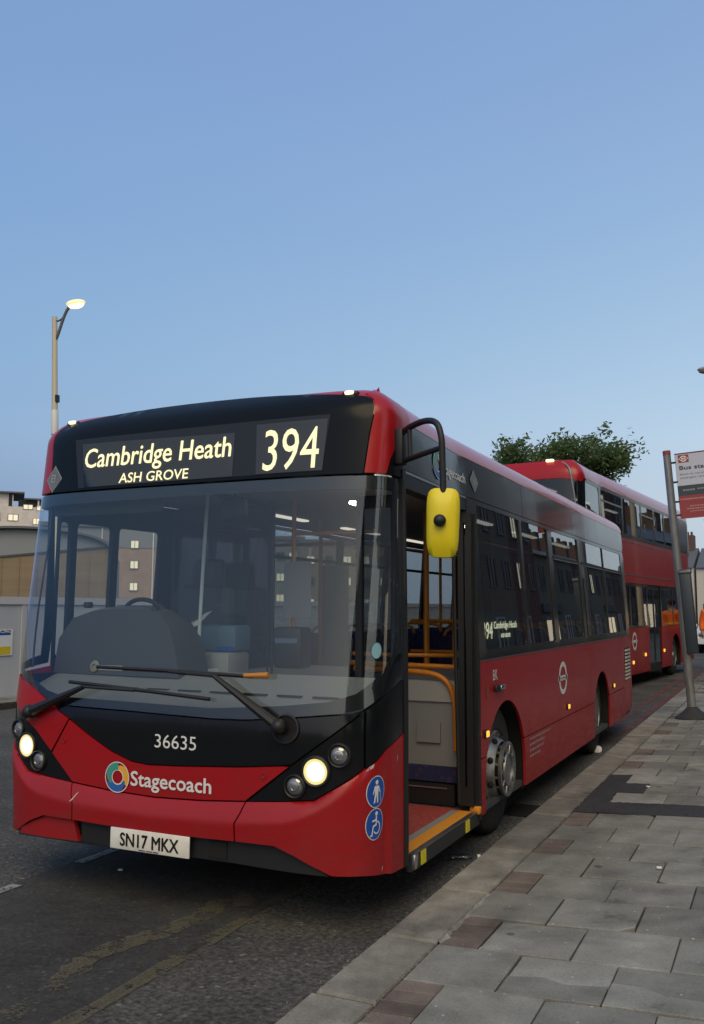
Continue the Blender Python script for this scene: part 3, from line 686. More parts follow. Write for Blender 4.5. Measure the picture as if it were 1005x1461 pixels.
# ---- roof: rings drawn in from the cantrail, then a crowned top
N_ = 220
per = [K1.ST * 2 * i / N_ - K1.ST for i in range(N_)]
rings = []
for z in (2.665, 2.70, 2.74, 2.78, 2.81, 2.83):
    rings.append([K1.B(s, z) for s in per])
base = rings[-1]; cx = Vector((-1.24, 4.45, 0))
for (k, z) in ((.90, 2.848), (.7, 2.862), (.4, 2.868), (.05, 2.87)):
    rings.append([Vector((cx.x + (p.x - cx.x) * k, cx.y + (p.y - cx.y) * (1 - (1 - k) * .27), z)) for p in base])
vs_ = [tuple(v) for r in rings for v in r]; fs_ = []
for i in range(len(rings) - 1):
    for j in range(N_ - 1): fs_.append((i * N_ + j, i * N_ + j + 1, (i + 1) * N_ + j + 1, (i + 1) * N_ + j))
    fs_.append((i * N_ + N_ - 1, i * N_, (i + 1) * N_, (i + 1) * N_ + N_ - 1))
fs_.append(tuple((len(rings) - 1) * N_ + j for j in range(N_)))
mb = MB(); mb.add(vs_, fs_); mb.build('roof', M['roofred'], BUS, 50)
q = MB(); q.box(-2.38, -.10, .42, 8.75, 2.40, 2.43); ce = q.build('ceiling', M['ceil'], BUS)
q = MB(); q.box(-2.36, -.12, .36, .40, 2.30, 2.66); q.build('fascia_backing', M['dgrey'], BUS)
for x in (-.55, -1.95):
    for y in ((3.6, 5.3, 7.0) if x > -1 else (2.6, 4.2, 5.8, 7.4)):
        q = MB(); q.box(x - .03, x + .03, y - .42, y + .42, 2.385, 2.402); q.build('saloon_light', M['tube'], ce, None)
q = MB(); q.rbox(Vector((-.42, .92, 2.262)), (.16, .10, .02), .006); q.build('entrance_light', M['doorlight'], BUS)
# ---- wheels
def wheel(x, y, sgn, front, r=.462):
    R_ = thing('wheel', (x, y, r), None, None); R_.parent = BUS
    g = sgn
    t = MB(); t.lathe([(-.004 * g, .264), (.012 * g, .285), (.006 * g, .34), (.004 * g, .40), (-.006 * g, .435), (-.03 * g, .456), (-.06 * g, r), (-.13 * g, r), (-.20 * g, r), (-.23 * g, .45), (-.25 * g, .40), (-.25 * g, .29)], 56)
    t.build('tyre', M['tyre'], R_)
    for xx in (-.085, -.13, -.175):
        q = MB(); q.lathe([(xx * g - .004, r + .001), (xx * g + .004, r + .001)], 56); q.build('tread_groove', M['dark'], R_)
    d = MB()
    if front: prof = [(.004, .272), (.012, .262), (-.008, .252), (-.022, .244), (.000, .230), (.046, .206), (.056, .194), (.028, .184), (.02, .10)]
    else: prof = [(.004, .272), (.012, .262), (-.03, .25), (-.12, .225), (-.13, .20), (-.10, .15), (-.02, .12), (0.02, .11), (.025, .02)]
    d.lathe([(a * g, q_) for a, q_ in prof], 48); d.build('rim', M['rim'], R_)
    for k in range(8):
        a = 2 * PI * (k + .5) / 8; c = Vector((.028 * g if front else -.075 * g, .218 * math.cos(a), .218 * math.sin(a)))
        MB().ball(c, (.022, .024, .024), 10, 6).build('vent_hole', M['dark'], R_)
    if front:
        h = MB(); h.lathe([(.03 * g, .125), (.092 * g, .118), (.096 * g, .10), (.07 * g, .08), (.068 * g, .02)], 32); h.build('hub', M['black'], R_)
        rg = MB()
        rg.lathe([(.080 * g, .160), (.100 * g, .164), (.108 * g, .184), (.102 * g, .196), (.080 * g, .194), (.074 * g, .178)], 44)
        rg.lathe([(.092 * g, .104), (.108 * g, .104), (.110 * g, .116), (.098 * g, .122)], 36)
        for k in range(10):
            a = 2 * PI * k / 10; m_ = Matrix.Rotation(a, 3, 'X')
            p = m_ @ Vector((.098 * g, .14, 0)); rg.rbox(p, (.016, .066, .024), .004, m_)
        rg.build('wheel_ring', M['ring'], R_)
    nt = MB()
    for k in range(10):
        a = 2 * PI * k / 10 + .31; rr_ = .150
        nt.lathe([(-.01 * g, .016), (.072 * g if front else -.08 * g, .014), (.076 * g if front else -.078 * g, .008)], 8, 'X', (0, rr_ * math.cos(a), rr_ * math.sin(a)))
    nt.build('wheel_nut', M['rim'], R_)
    return R_
wheel(-.085, 2.50, 1, True); wheel(-.10, 6.50, 1, False); wheel(-2.395, 2.50, -1, True); wheel(-2.38, 6.50, -1, False)
# wheel boxes, floor, underframe
for cy, r_ in ((2.53, .545), (6.49, .515)):
    for xa, xb in ((-.022, -.62), (-2.458, -1.86)):
        prof = [(cy - r_, .22)] + [(cy + r_ * math.cos(PI - PI * i / 20), .42 + r_ * math.sin(PI - PI * i / 20)) for i in range(21)] + [(cy + r_, .22)]
        vs_ = [(xa, y, z) for y, z in prof] + [(xb, y, z) for y, z in prof]; k = len(prof)
        fs_ = [(i, i + 1, k + i + 1, k + i) for i in range(k - 1)] + [tuple(range(k, 2 * k))]
        q = MB(); q.add(vs_, fs_); q.build('wheel_arch', M['dark'], BUS)
q = MB(); q.box(-2.40, -.03, 1.9, 8.7, .245, .285); q.box(-2.40, -1.62, .20, 1.9, .245, .285); q.box(-1.85, -.65, 2.0, 8.6, .18, .24); q.build('floor', M['dgrey'], BUS)
q = MB(); q.box(-1.75, -.75, 1.6, 8.4, .17, .20); q.box(-2.3, -.2, 7.3, 8.5, .22, .9); q.build('underframe', M['dark'], BUS)
# ---- interior
q = MB(); q.box(-.95, -.17, 1.945, 3.10, .545, 1.125); wb = q.build('wheel_box', M['grey'], BUS)
q = MB(); q.box(-.94, -.18, 1.93, 1.944, .98, 1.12); q.build('box_top_panel', mat('light_grey_panel', (.34, .335, .32), .55), wb, None)
q = MB(); q.box(-.94, -.175, 1.93, 1.944, .44, .543); q.build('box_skirting', M['blue'], wb, None)
q = MB(); q.box(-.94, -.19, 1.90, 2.0, .292, .43); q.build('heater_box', M['black'], wb)
q = MB(); q.tube([(-.90, 1.895, .405), (-.24, 1.895, .405)], .006); q.build('heater_pipe', M['chrome'], wb)
q = MB(); q.box(-.47, -.30, 1.926, 1.943, .70, .84); q.build('access_flap', M['grey'], wb, None)
q = MB(); q.tube(smooth_path([(-.95, 1.92, 1.19), (-.60, 1.92, 1.185), (-.36, 1.92, 1.170), (-.245, 1.92, 1.115), (-.195, 1.92, 1.0), (-.185, 1.92, .85), (-.182, 1.92, .66)], 8), .020, 12); q.build('grab_rail', M['rail'], BUS)
q = MB(); q.tube([(-1.0, 1.98, 1.225), (-.2, 2.0, 1.215)], .018); q.tube([(-1.0, 2.0, 1.29), (-.72, 2.06, 1.285), (-.2, 2.5, 1.27)], .016); q.build('grab_rail', M['rail'], BUS)
for x, y in ((-.785, 2.98), (-.70, 2.72), (-.575, 3.05), (-1.83, 2.2), (-1.79, 3.0), (-1.75, 4.6), (-.70, 4.6), (-.70, 6.0), (-1.75, 6.0), (-1.35, 1.72)):
    q = MB(); q.tube([(x, y, .29), (x, y, 2.40)], .017); q.build('grab_pole', M['rail'], BUS)
q = MB()
for z in (1.52, 1.27): q.tube([(-.95, 3.02, z), (-.15, 3.02, z)], .013)
q.tube([(-1.83, 2.2, 2.12), (-1.25, 2.2, 2.12)], .014); q.tube([(-.70, 3.0, 2.25), (-.70, 7.8, 2.25)], .014); q.tube([(-1.78, 3.0, 2.25), (-1.78, 7.8, 2.25)], .014); q.tube([(-1.35, 1.72, 2.16), (-.70, 1.72, 2.16)], .014)
q.build('grab_rail', M['rail'], BUS)
def seat(x, y):
    s_ = thing('seat', (x, y, .29), None, None); s_.parent = BUS
    q = MB(); q.rbox(Vector((0, 0, .42)), (.84, .42, .11), .04); q.build('seat_cushion', M['blue'], s_)
    q = MB(); q.rbox(Vector((-.21, .22, .76)), (.40, .10, .66), .04, Matrix.Rotation(-.14, 3, 'X')); q.rbox(Vector((.21, .22, .76)), (.40, .10, .66), .04, Matrix.Rotation(-.14, 3, 'X')); q.build('seat_back', M['blue'], s_)
    q = MB(); q.box(-.3, .3, -.12, .16, 0, .37); q.build('seat_base', M['dgrey'], s_)
    q = MB(); q.tube(smooth_path([(-.38, .26, 1.02), (-.36, .30, 1.13), (-.2, .31, 1.16), (.2, .31, 1.16), (.36, .30, 1.13), (.38, .26, 1.02)], 5), .014, 8); q.build('seat_handle', M['rail'], s_)
    return s_
s0 = seat(-.56, 3.55)
for x, y in ((-1.93, 3.55), (-.56, 4.35), (-1.93, 4.35), (-.56, 5.15), (-1.93, 5.15), (-.56, 5.95), (-1.93, 5.95), (-.56, 6.75), (-1.93, 6.75), (-.56, 7.6), (-1.93, 7.6)):
    c = copy_tree(s0, BUS); c.location = (x, y, .29)
# cab
q = MB(); q.box(-2.40, -1.50, 1.66, 1.70, .29, 2.38); q.build('cab_bulkhead', M['dgrey'], BUS, None)
q = MB(); q.box(-1.50, -1.455, .55, 1.66, .29, 1.20); q.build('cab_door', M['grey'], BUS, None)
q = MB(); q.tube([(-1.535, .80, 1.28), (-1.485, .80, 2.36)], .012); q.box(-1.50, -1.47, .80, 1.20, 1.20, 1.23); scg = q.build('assault_screen_frame', mat('screen_edge', (.55, .62, .66), .25), BUS)
q = MB(); q.add([(-1.533, .80, 1.28), (-1.483, .80, 2.36), (-1.483, 1.60, 2.36), (-1.533, 1.60, 1.28)], [(0, 1, 2, 3)]); q.build('assault_screen', M['clear'], BUS, None)
q = MB(); q.rbox(Vector((-1.56, 1.12, 1.42)), (.33, .20, .17), .02); tb = q.build('ticket_box', M['cabblue'], BUS)
q = MB(); q.rbox(Vector((-1.55, 1.08, 1.25)), (.30, .26, .155), .015); q.build('ticket_box_base', mat('pale_grey_box', (.33, .35, .37), .5), tb)
q = MB(); q.box(-1.53, -1.40, 1.014, 1.018, 1.335, 1.365); q.build('ticket_box_sticker', M['signblue'], tb, None)
q = MB(); q.add([(-1.75, 1.0, 1.49), (-1.66, .96, 1.50), (-1.60, 1.05, 1.60), (-1.69, 1.10, 1.585)], [(0, 1, 2, 3)]); q.add([(-1.82, 1.02, 1.42), (-1.74, 1.0, 1.52), (-1.70, 1.08, 1.55), (-1.76, 1.06, 1.40)], [(0, 1, 2, 3)]); q.build('paper_notice', M['paper'], BUS, None)
arc = [(-2.42, 1.20), (-2.38, 1.42), (-2.27, 1.55), (-2.10, 1.600), (-1.90, 1.612), (-1.70, 1.606), (-1.585, 1.585), (-1.51, 1.50), (-1.46, 1.36), (-1.43, 1.20)]
q = MB()
bm = bmesh.new(); v1 = [bm.verts.new((x, .46, z)) for x, z in arc]; v2 = [bm.verts.new((x * .985 - .03, .58, z + .02)) for x, z in arc]; v3 = [bm.verts.new((x * .985 - .03, .80, z - .06)) for x, z in arc]
for A, B_ in ((v1, v2), (v2, v3)):
    for i in range(len(arc) - 1): bm.faces.new((A[i], A[i + 1], B_[i + 1], B_[i]))
bm.faces.new(v1)
q.bm(bm); q.build('instrument_binnacle', M['dash'], BUS)
q = MB(); q.add([(-2.41, .16, 1.085), (-2.2, .06, 1.085), (-.30, .06, 1.085), (-.10, .16, 1.085), (-.10, .60, 1.235), (-2.41, .60, 1.235), (-.10, .60, .6), (-2.41, .60, .6)], [(0, 1, 2, 3, 4, 5), (5, 4, 6, 7)]); sh = q.build('dashboard', mat('dash_shelf', (.17, .18, .185), .7), BUS, None)
q = MB()
for k in range(9): q.box(-2.2 + k * .22, -2.05 + k * .22, .30, .325, 1.139, 1.148)
q.build('demister_slot', M['dark'], sh, None)
q = MB(); m_ = Matrix.Translation((-1.99, .90, 1.475)) @ Matrix.Rotation(math.radians(-62), 4, 'X')
q.tube([m_ @ Vector((.225 * math.cos(a), .225 * math.sin(a), 0)) for a in np.linspace(0, 2 * PI, 40)], .015, 10); q.tube([m_ @ Vector((-.22, 0, 0)), m_ @ Vector((0, -.02, -.05)), m_ @ Vector((.22, 0, 0))], .014); q.tube([m_ @ Vector((0, -.02, -.05)), (-1.99, .66, 1.15)], .03)
q.build('steering_wheel', M['rubber'], BUS)
q = MB(); q.rbox(Vector((-1.90, 1.42, 1.35)), (.46, .10, .85), .05); q.rbox(Vector((-1.90, 1.22, .85)), (.46, .44, .12), .05); q.rbox(Vector((-1.90, 1.45, 1.86)), (.26, .09, .22), .04); q.build('driver_seat', M['dgrey'], BUS)
q = MB(); q.rbox(Vector((-1.03, .42, 2.21)), (.17, .05, .12), .02); q.tube([(-1.03, .44, 2.25), (-1.03, .40, 2.35)], .01); q.build('interior_mirror', M['rubber'], BUS)
q = MB(); q.rbox(Vector((-.98, 1.05, 1.37)), (.20, .16, .26), .02); tm = q.build('ticket_reader', M['rubber'], BUS)
q = MB(); q.box(-1.06, -.90, .962, .968, 1.40, 1.43); q.build('reader_label', mat('reader_label_blue', (.10, .16, .25), .5), tm, None)
q = MB(); q.box(-1.45, -.86, 1.60, 1.63, .29, 1.22); q.build('cab_screen_panel', M['grey'], BUS, None)
q = MB()
for k in range(5): q.box(-2.39, -2.37, 1.72 + k * .28, 1.98 + k * .28, 1.2, 2.35)
q.box(-2.38, -1.80, 1.72, 1.76, 1.25, 2.38); q.build('partition_panel', M['dgrey'], BUS, None)
q = MB(); q.box(-1.86, -1.60, 3.16, 3.18, 1.0, 2.0); q.build('notice_board', mat('notice_grey', (.30, .31, .32), .6), BUS, None)
q = MB(); q.tube(smooth_path([(-2.33, .30, 2.28), (-2.335, .29, 2.05), (-2.345, .27, 1.85), (-2.36, .25, 1.62), (-2.37, .24, 1.42), (-2.36, .22, 1.25)], 6), .006, 6); q.build('pillar_cable', M['rubber'], BUS)
q = MB(); q.box(-2.34, -1.50, .34, .36, 2.20, 2.31); q.build('sun_blind', M['dgrey'], BUS, None)
q = MB(); q.rbox(Vector((-2.20, .52, 1.635)), (.05, .05, .04), .012); q.rbox(Vector((-1.66, .52, 1.60)), (.04, .06, .05), .012); q.build('binnacle_switch', M['rubber'], BUS)
q = MB(); q.tube(smooth_path([(-1.62, .52, 1.20), (-1.62, .50, 1.34), (-1.60, .48, 1.36), (-1.57, .47, 1.34)], 5), .007, 6); q.build('cab_lamp_stalk', M['rubber'], BUS)
q = MB(); q.box(-2.36, -1.52, 1.655, 1.659, 1.75, 2.28); q.build('bulkhead_glass', M['side'], BUS, None)
q = MB(); q.tube([(-1.46, 1.60, .3), (-1.46, 1.60, 2.40)], .02); q.tube([(-1.46, .82, 2.36), (-1.46, 1.62, 2.36)], .016); q.build('cab_frame', M['rubber'], BUS)
q = MB(); q.box(-1.36, -1.14, 1.595, 1.60, 1.55, 1.95); q.build('notice_board', mat('cab_notice', (.34, .35, .36), .6), BUS, None)
q = MB(); q.tube(smooth_path([(-1.25, 1.2, 1.20), (-1.22, 1.1, 1.34), (-1.12, 1.05, 1.40), (-1.02, 1.04, 1.38)], 5), .008, 6); q.build('reader_cable', M['rubber'], BUS)
# side destination glass inside the first window
FS = lambda y, z: Vector((-.058, y, z))
q = MB(); q.box(-.10, -.062, 2.09, 3.12, 1.37, 1.60); sdp = q.build('side_destination_display', M['ledpanel'], BUS, None)
text_obj('side_lettering', '394', FS, 2.15, 2.40, 1.405, .125, M['ledside'], sdp, .012)
text_obj('side_lettering', 'Cambridge Heath', FS, 2.43, 3.07, 1.475, .055, M['ledside'], sdp, .01)
text_obj('side_lettering', 'ASH GROVE', FS, 2.62, 2.88, 1.405, .032, M['ledside'], sdp, .01)
# ---- mirror
q = MB(); q.rbox(Vector((.012, .455, 2.50)), (.05, .075, .20), .012); q.build('mirror_bracket', M['rubber'], BUS)
q = MB(); q.tube(smooth_path([(.02, .45, 2.575), (.10, .39, 2.595), (.21, .31, 2.60), (.285, .27, 2.575), (.318, .252, 2.50), (.325, .250, 2.38), (.330, .250, 2.075)], 8), .017, 12)
q.tube(smooth_path([(.03, .45, 2.42), (.12, .38, 2.425), (.22, .31, 2.432), (.315, .255, 2.44)], 6), .015, 10)
q.tube([(.085, .40, 2.595), (.09, .40, 2.42)], .013); q.build('mirror_arm', M['rubber'], BUS)
bm = bmesh.new(); bmesh.ops.create_cube(bm, size=1)
for v in bm.verts: v.co = Vector((v.co.x * .160, v.co.y * .10, v.co.z * .345))
bmesh.ops.subdivide_edges(bm, edges=bm.edges[:], cuts=7, use_grid_fill=True)
for v in bm.verts:
    x, y, z = v.co.x / .080, v.co.y / .05, v.co.z / .1725
    r_ = (abs(x) ** 5 + abs(z) ** 5) ** .2
    k = 1.0 if max(abs(x), abs(z)) < 1e-6 else max(abs(x), abs(z)) / r_
    taper = 1 + .045 * (z + .2)
    v.co.x *= k * taper * 1.02; v.co.z *= k * 1.02
    if v.co.y < 0: v.co.y *= 1.15 - .75 * min(1, max(abs(x), abs(z)) ** 3.2)
mi = MB().bm(bm)
o = mi.build('mirror', M['yellow'], BUS, 60); o.matrix_local = Matrix.Translation((.320, .265, 2.055)) @ Matrix.Rotation(.30, 4, 'Z') @ Matrix.Rotation(.03, 4, 'Y')
gl = MB(); gl.rbox(Vector((0, .052, 0)), (.14, .006, .31), .003); gl.build('mirror_glass', M['chrome'], o)
q = MB(); q.ball((.330, .190, 2.06), .032, 16, 10); q.build('mirror_ball_joint', M['rubber'], BUS)
# ---- wipers
def wiper(piv, elbow, b0, b1, arm_r):
    w = thing('wiper', (0, 0, 0), None, None); w.parent = BUS
    q = MB(); q.tube([piv, Vector(piv).lerp(Vector(elbow), .35), elbow], [arm_r, arm_r * .85, arm_r * .45], 8); q.ball(piv, arm_r * 1.35); q.build('wiper_arm', M['rubber'], w)
    mid = Vector(elbow)
    q = MB(); q.tube(smooth_path([b0, Vector(b0).lerp(Vector(b1), .5) + Vector((0, -.012, .004)), b1], 6), .011, 6); q.build('wiper_blade', M['rubber'], w)
    q = MB(); q.tube([elbow, Vector(b0).lerp(Vector(b1), .5) + Vector((0, -.02, 0))], .009, 6); q.build('wiper_link', M['rubber'], w)
wiper(K1.P(.777, 1.020, .045), K1.P(.394, 1.255, .075), K1.P(-.431, 1.280, .03), K1.P(.60, 1.262, .03), .030)
wiper(K1.P(-.898, 1.005, .045), K1.P(-.47, 1.165, .075), K1.P(-.62, 1.190, .03), K1.P(.351, 1.137, .03), .032)
q = MB(); p = K1.P(.56, 1.264, .05); q.tube([p, p + Vector((.14, .01, .006))], [.011, .016], 8); q.build('wiper_tip_tape', mat('amber_tape', (.50, .20, .03), .5), BUS)
q = MB(); q.lathe([(0, .075), (.008, .073), (.009, .066), (.0, .064)], 32); qq = K1.N(.79, 1.015).to_track_quat('X', 'Z').to_matrix().to_4x4(); qq.translation = K1.P(.80, 1.012, .003); q.build('wiper_spindle_cap', M['black'], BUS).matrix_local = qq
q = MB(); q.lathe([(0, .034), (.006, .030), (.008, .014), (.002, .012)], 24); qq = K1.N(-.48, 1.29).to_track_quat('X', 'Z').to_matrix().to_4x4(); qq.translation = K1.P(-.47, 1.283, .006); q.build('suction_mount', mat('suction_rubber', (.16, .18, .17), .4), BUS).matrix_local = qq
# ================================================================== ground, road, pavement
def asphalt(name, lo, hi, scale=90, gb=.6):
    m = mat(name, lo, .88, 0, .25); n, l, b = nodes(m); co = coords(n, l, 'Object')
    v = n.new('ShaderNodeTexVoronoi'); v.inputs['Scale'].default_value = scale; l.new(co, v.inputs['Vector'])
    f = noise(n, l, co, scale * .7, 4, .7); g = noise(n, l, co, 1.1, 5, .6); h = noise(n, l, co, 9, 5, .7)
    c = ramp(n, l, f, [(.30, lo), (.52, tuple((a + b_) / 2 for a, b_ in zip(lo, hi))), (.72, hi)])
    vc = ramp(n, l, v.outputs['Color'], [(.0, .62), (.86, 1.0), (.93, 1.9), (1.0, 2.3)])
    c = mixc(n, l, .75, c, vc, 'MULTIPLY')
    st = ramp(n, l, g, [(.30, .62), (.55, 1.0), (.75, 1.18)]); c = mixc(n, l, 1.0, c, st, 'MULTIPLY')
    st2 = ramp(n, l, h, [(.28, .70), (.5, 1.0), (.8, 1.1)]); c = mixc(n, l, .7, c, st2, 'MULTIPLY')
    l.new(c, b.inputs['Base Color'])
    a = n.new('ShaderNodeMath'); a.operation = 'ADD'; l.new(v.outputs['Distance'], a.inputs[0]); l.new(f, a.inputs[1])
    bump(n, l, b, a.outputs[0], gb, .006); return m
M['road'] = asphalt('road_chippings', (.034, .033, .031), (.175, .168, .155), 52, .9)
M['bay'] = asphalt('worn_bay_asphalt', (.042, .042, .041), (.085, .084, .082), 60, .25)
M['tar'] = asphalt('tar_patch', (.036, .036, .037), (.075, .075, .076), 110, .4)
def stone(name, lo, hi, spots=True, warm=(1, 1, 1)):
    m = mat(name, lo, .85, 0, .3); n, l, b = nodes(m)
    geo = n.new('ShaderNodeNewGeometry'); co = geo.outputs['Position']
    f = noise(n, l, co, 5, 6, .65); g = noise(n, l, co, 120, 3, .7); q = noise(n, l, co, 1.3, 4, .6)
    c = ramp(n, l, f, [(.3, lo), (.7, hi)]); c = mixc(n, l, .8, c, ramp(n, l, g, [(.25, .62), (.5, 1.0), (.75, 1.25)]), 'MULTIPLY')
    c = mixc(n, l, .9, c, ramp(n, l, q, [(.28, .62), (.5, .95), (.7, 1.10)]), 'MULTIPLY')
    w = noise(n, l, co, 2.6, 8, .75); c = mixc(n, l, 1.0, c, ramp(n, l, w, [(.34, .55), (.42, .92), (.62, 1.0), (.72, 1.18)]), 'MULTIPLY')
    oi = n.new('ShaderNodeObjectInfo'); c = mixc(n, l, 1.0, c, ramp(n, l, oi.outputs['Random'], [(0, .70), (.45, .95), (.8, 1.05), (1, 1.16)]), 'MULTIPLY')
    if spots:
        v = n.new('ShaderNodeTexVoronoi'); v.inputs['Scale'].default_value = 3.3; v.inputs['Randomness'].default_value = 1; l.new(co, v.inputs['Vector'])
        d = n.new('ShaderNodeMath'); d.operation = 'ADD'; l.new(v.outputs['Distance'], d.inputs[0])
        k = n.new('ShaderNodeMath'); k.operation = 'MULTIPLY'; l.new(noise(n, l, co, 30, 2), k.inputs[0]); k.inputs[1].default_value = .08; l.new(k.outputs[0], d.inputs[1])
        c = mixc(n, l, 1.0, c, ramp(n, l, d.outputs[0], [(.105, .42), (.14, 1.0)]), 'MULTIPLY')
        v2 = n.new('ShaderNodeTexVoronoi'); v2.inputs['Scale'].default_value = 13; l.new(co, v2.inputs['Vector'])
        c = mixc(n, l, ramp(n, l, v2.outputs['Distance'], [(.06, .8), (.095, 0.0)]), c, tuple(min(1, x * 1.5) for x in hi))
    l.new(c, b.inputs['Base Color'])
    a = n.new('ShaderNodeMath'); a.operation = 'ADD'; l.new(f, a.inputs[0]); l.new(g, a.inputs[1]); bump(n, l, b, a.outputs[0], .35, .004)
    return m
M['slab'] = stone('paving_slab_concrete', (.212, .208, .182), (.322, .314, .278))
M['kerb'] = stone('granite_kerb', (.165, .152, .126), (.31, .292, .250), False)
M['sett'] = stone('brown_sett', (.13, .104, .088), (.22, .176, .15), False)
M['joint'] = stone('joint_sand', (.055, .050, .044), (.11, .10, .09), False)
M['mortar'] = stone('loose_mortar', (.27, .26, .235), (.42, .41, .375), False)

q = MB(); q.add([(-600, -60, -.012), (600, -60, -.012), (600, 1200, -.012), (-600, 1200, -.012)], [(0, 1, 2, 3)])
tag(q.build('ground', asphalt('far_ground', (.03, .03, .028), (.075, .07, .065), 20, .2), None, None), kind='structure')
def kx(y): return .128 + (.006 * (y - 17) ** 2 if y > 17 else 0)
ys = [-14 + i * .7 for i in range(95)]
q = MB(); vs_ = []; fs_ = []
for y in ys: vs_ += [(kx(y) + .02, y, 0), (-9.3, y, 0)]
for i in range(len(ys) - 1): fs_.append((2 * i, 2 * i + 1, 2 * i + 3, 2 * i + 2))
q.add(vs_, fs_); road = tag(q.build('road', M['road'], None, None), kind='structure')
q = MB(); q.add([(-.735, -6, .004), (-.735, 9.1, .004), (-2.30, 9.1, .004), (-2.30, -6, .004)], [(0, 1, 2, 3)]); q.build('worn_surface', M['bay'], road, None)

def worn(name, col, th0, th1, scale=24, top=.5):
    m = mat(name, col, .8, 0, .3); n, l, b = nodes(m); co = coords(n, l, 'Object')
    f = noise(n, l, co, scale, 5, .75); g = noise(n, l, co, 3.5, 6, .75)
    a = n.new('ShaderNodeMath'); a.operation = 'ADD'; l.new(f, a.inputs[0]); gs = n.new('ShaderNodeMath'); gs.operation = 'MULTIPLY_ADD'; l.new(g, gs.inputs[0]); gs.inputs[1].default_value = 1.8 if top == .5 else 1.0; gs.inputs[2].default_value = -.4 if top == .5 else 0.0; l.new(gs.outputs[0], a.inputs[1])
    l.new(ramp(n, l, a.outputs[0], [(th0, 0.0), (th1, top)]), b.inputs['Alpha'])
    l.new(ramp(n, l, noise(n, l, co, 90, 2), [(.3, tuple(c * .6 for c in col)), (.7, col)]), b.inputs['Base Color'])
    return m
M['wyellow'] = worn('worn_yellow_paint', (.20, .18, .115), .96, 1.34, 80)
M['wyellow2'] = worn('ghost_yellow_paint', (.15, .138, .095), 1.02, 1.45, 80)
M['wwhite'] = worn('worn_white_paint', (.42, .42, .42), .80, .95, 40, .85)
M['wred'] = worn('worn_red_paint', (.25, .10, .085), .90, 1.15, 20, .8)
def strip(name, pts, w, m, z, rag=False):
    """a painted line along pts"""
    vs_ = []; P_ = [Vector((x, y, 0)) for x, y in pts]
    if rag: P_ = [v + Vector((random.uniform(-.01, .01), 0, 0)) for v in smooth_path(P_, 7)]
    for i, p in enumerate(P_):
        t = (P_[min(i + 1, len(P_) - 1)] - P_[max(i - 1, 0)]).normalized(); nn = Vector((t.y, -t.x, 0)) * w * .5 * (random.uniform(.7, 1.25) if rag else 1)
        vs_ += [(p.x - nn.x, p.y - nn.y, z), (p.x + nn.x, p.y + nn.y, z)]
    q = MB(); q.add(vs_, [(2 * i, 2 * i + 1, 2 * i + 3, 2 * i + 2) for i in range(len(P_) - 1)]); return q.build(name, m, road, None)
strip('bay_edge_line', [(-.735, -3.0), (-.735, -.2), (-.76, .9)], .095, M['wyellow'], .009, True)
for p in ([(-.98, -1.25), (-1.02, -.95), (-1.12, -.62)], [(-1.12, -.62), (-1.06, -.36), (-1.0, -.22)], [(-1.20, .0), (-1.16, .22), (-1.17, .40)], [(-1.36, -.9), (-1.40, -.62), (-1.38, -.4)],
          [(-1.52, -.5), (-1.50, -.15), (-1.58, .1)], [(-1.75, -.35), (-1.70, .1), (-1.8, .3)], [(-1.0, -.2), (-.97, .1), (-1.02, .35)], [(-1.5, -1.4), (-1.3, -1.25), (-1.1, -1.3)], [(-.85, .3), (-.95, .45), (-1.1, .5)]):
    strip('faded_lettering_stroke', p, .13, M['wyellow' if p[0][0] > -1.2 else 'wyellow2'], .009, True)
for a, b_ in ((-1.2, .05), (.56, .98), (1.6, 2.1)): strip('lane_dash', [(-2.245, a), (-2.245, b_)], .075, M['wwhite'], .009)
for off in (.20, .44):
    strip('red_line', [(kx(y) - off, y) for y in [8.4 + .7 * i for i in range(48)]], .10, M['wred'], .005)

# gully grating by the kerb
gy = thing('drain_grate', (-.03, 3.28, .006), 'dark iron gully grate set in the road against the kerb behind the front wheel', 'drain grate')
M['iron'] = mat('cast_iron', (.030, .029, .028), .6, .6)
q = MB()
for a in ((-.19, -.165, -.20, .20), (.125, .15, -.20, .20), (-.19, .15, -.20, -.18), (-.19, .15, .18, .20)): q.box(a[0], a[1], a[2], a[3], -.004, .010)
q.build('frame', M['iron'], gy)
q = MB(); q.box(-.165, .125, -.18, .18, -.004, .0005); q.build('well', M['dark'], gy, None)
bar = MB().box(-.165, .125, -.010, .010, 0, .008).mesh('bar', None)
for i in range(9): o = obj('bar', bar, gy); o.location = (0, -.155 + i * .039, 0)
bar.materials.append(M['iron'])

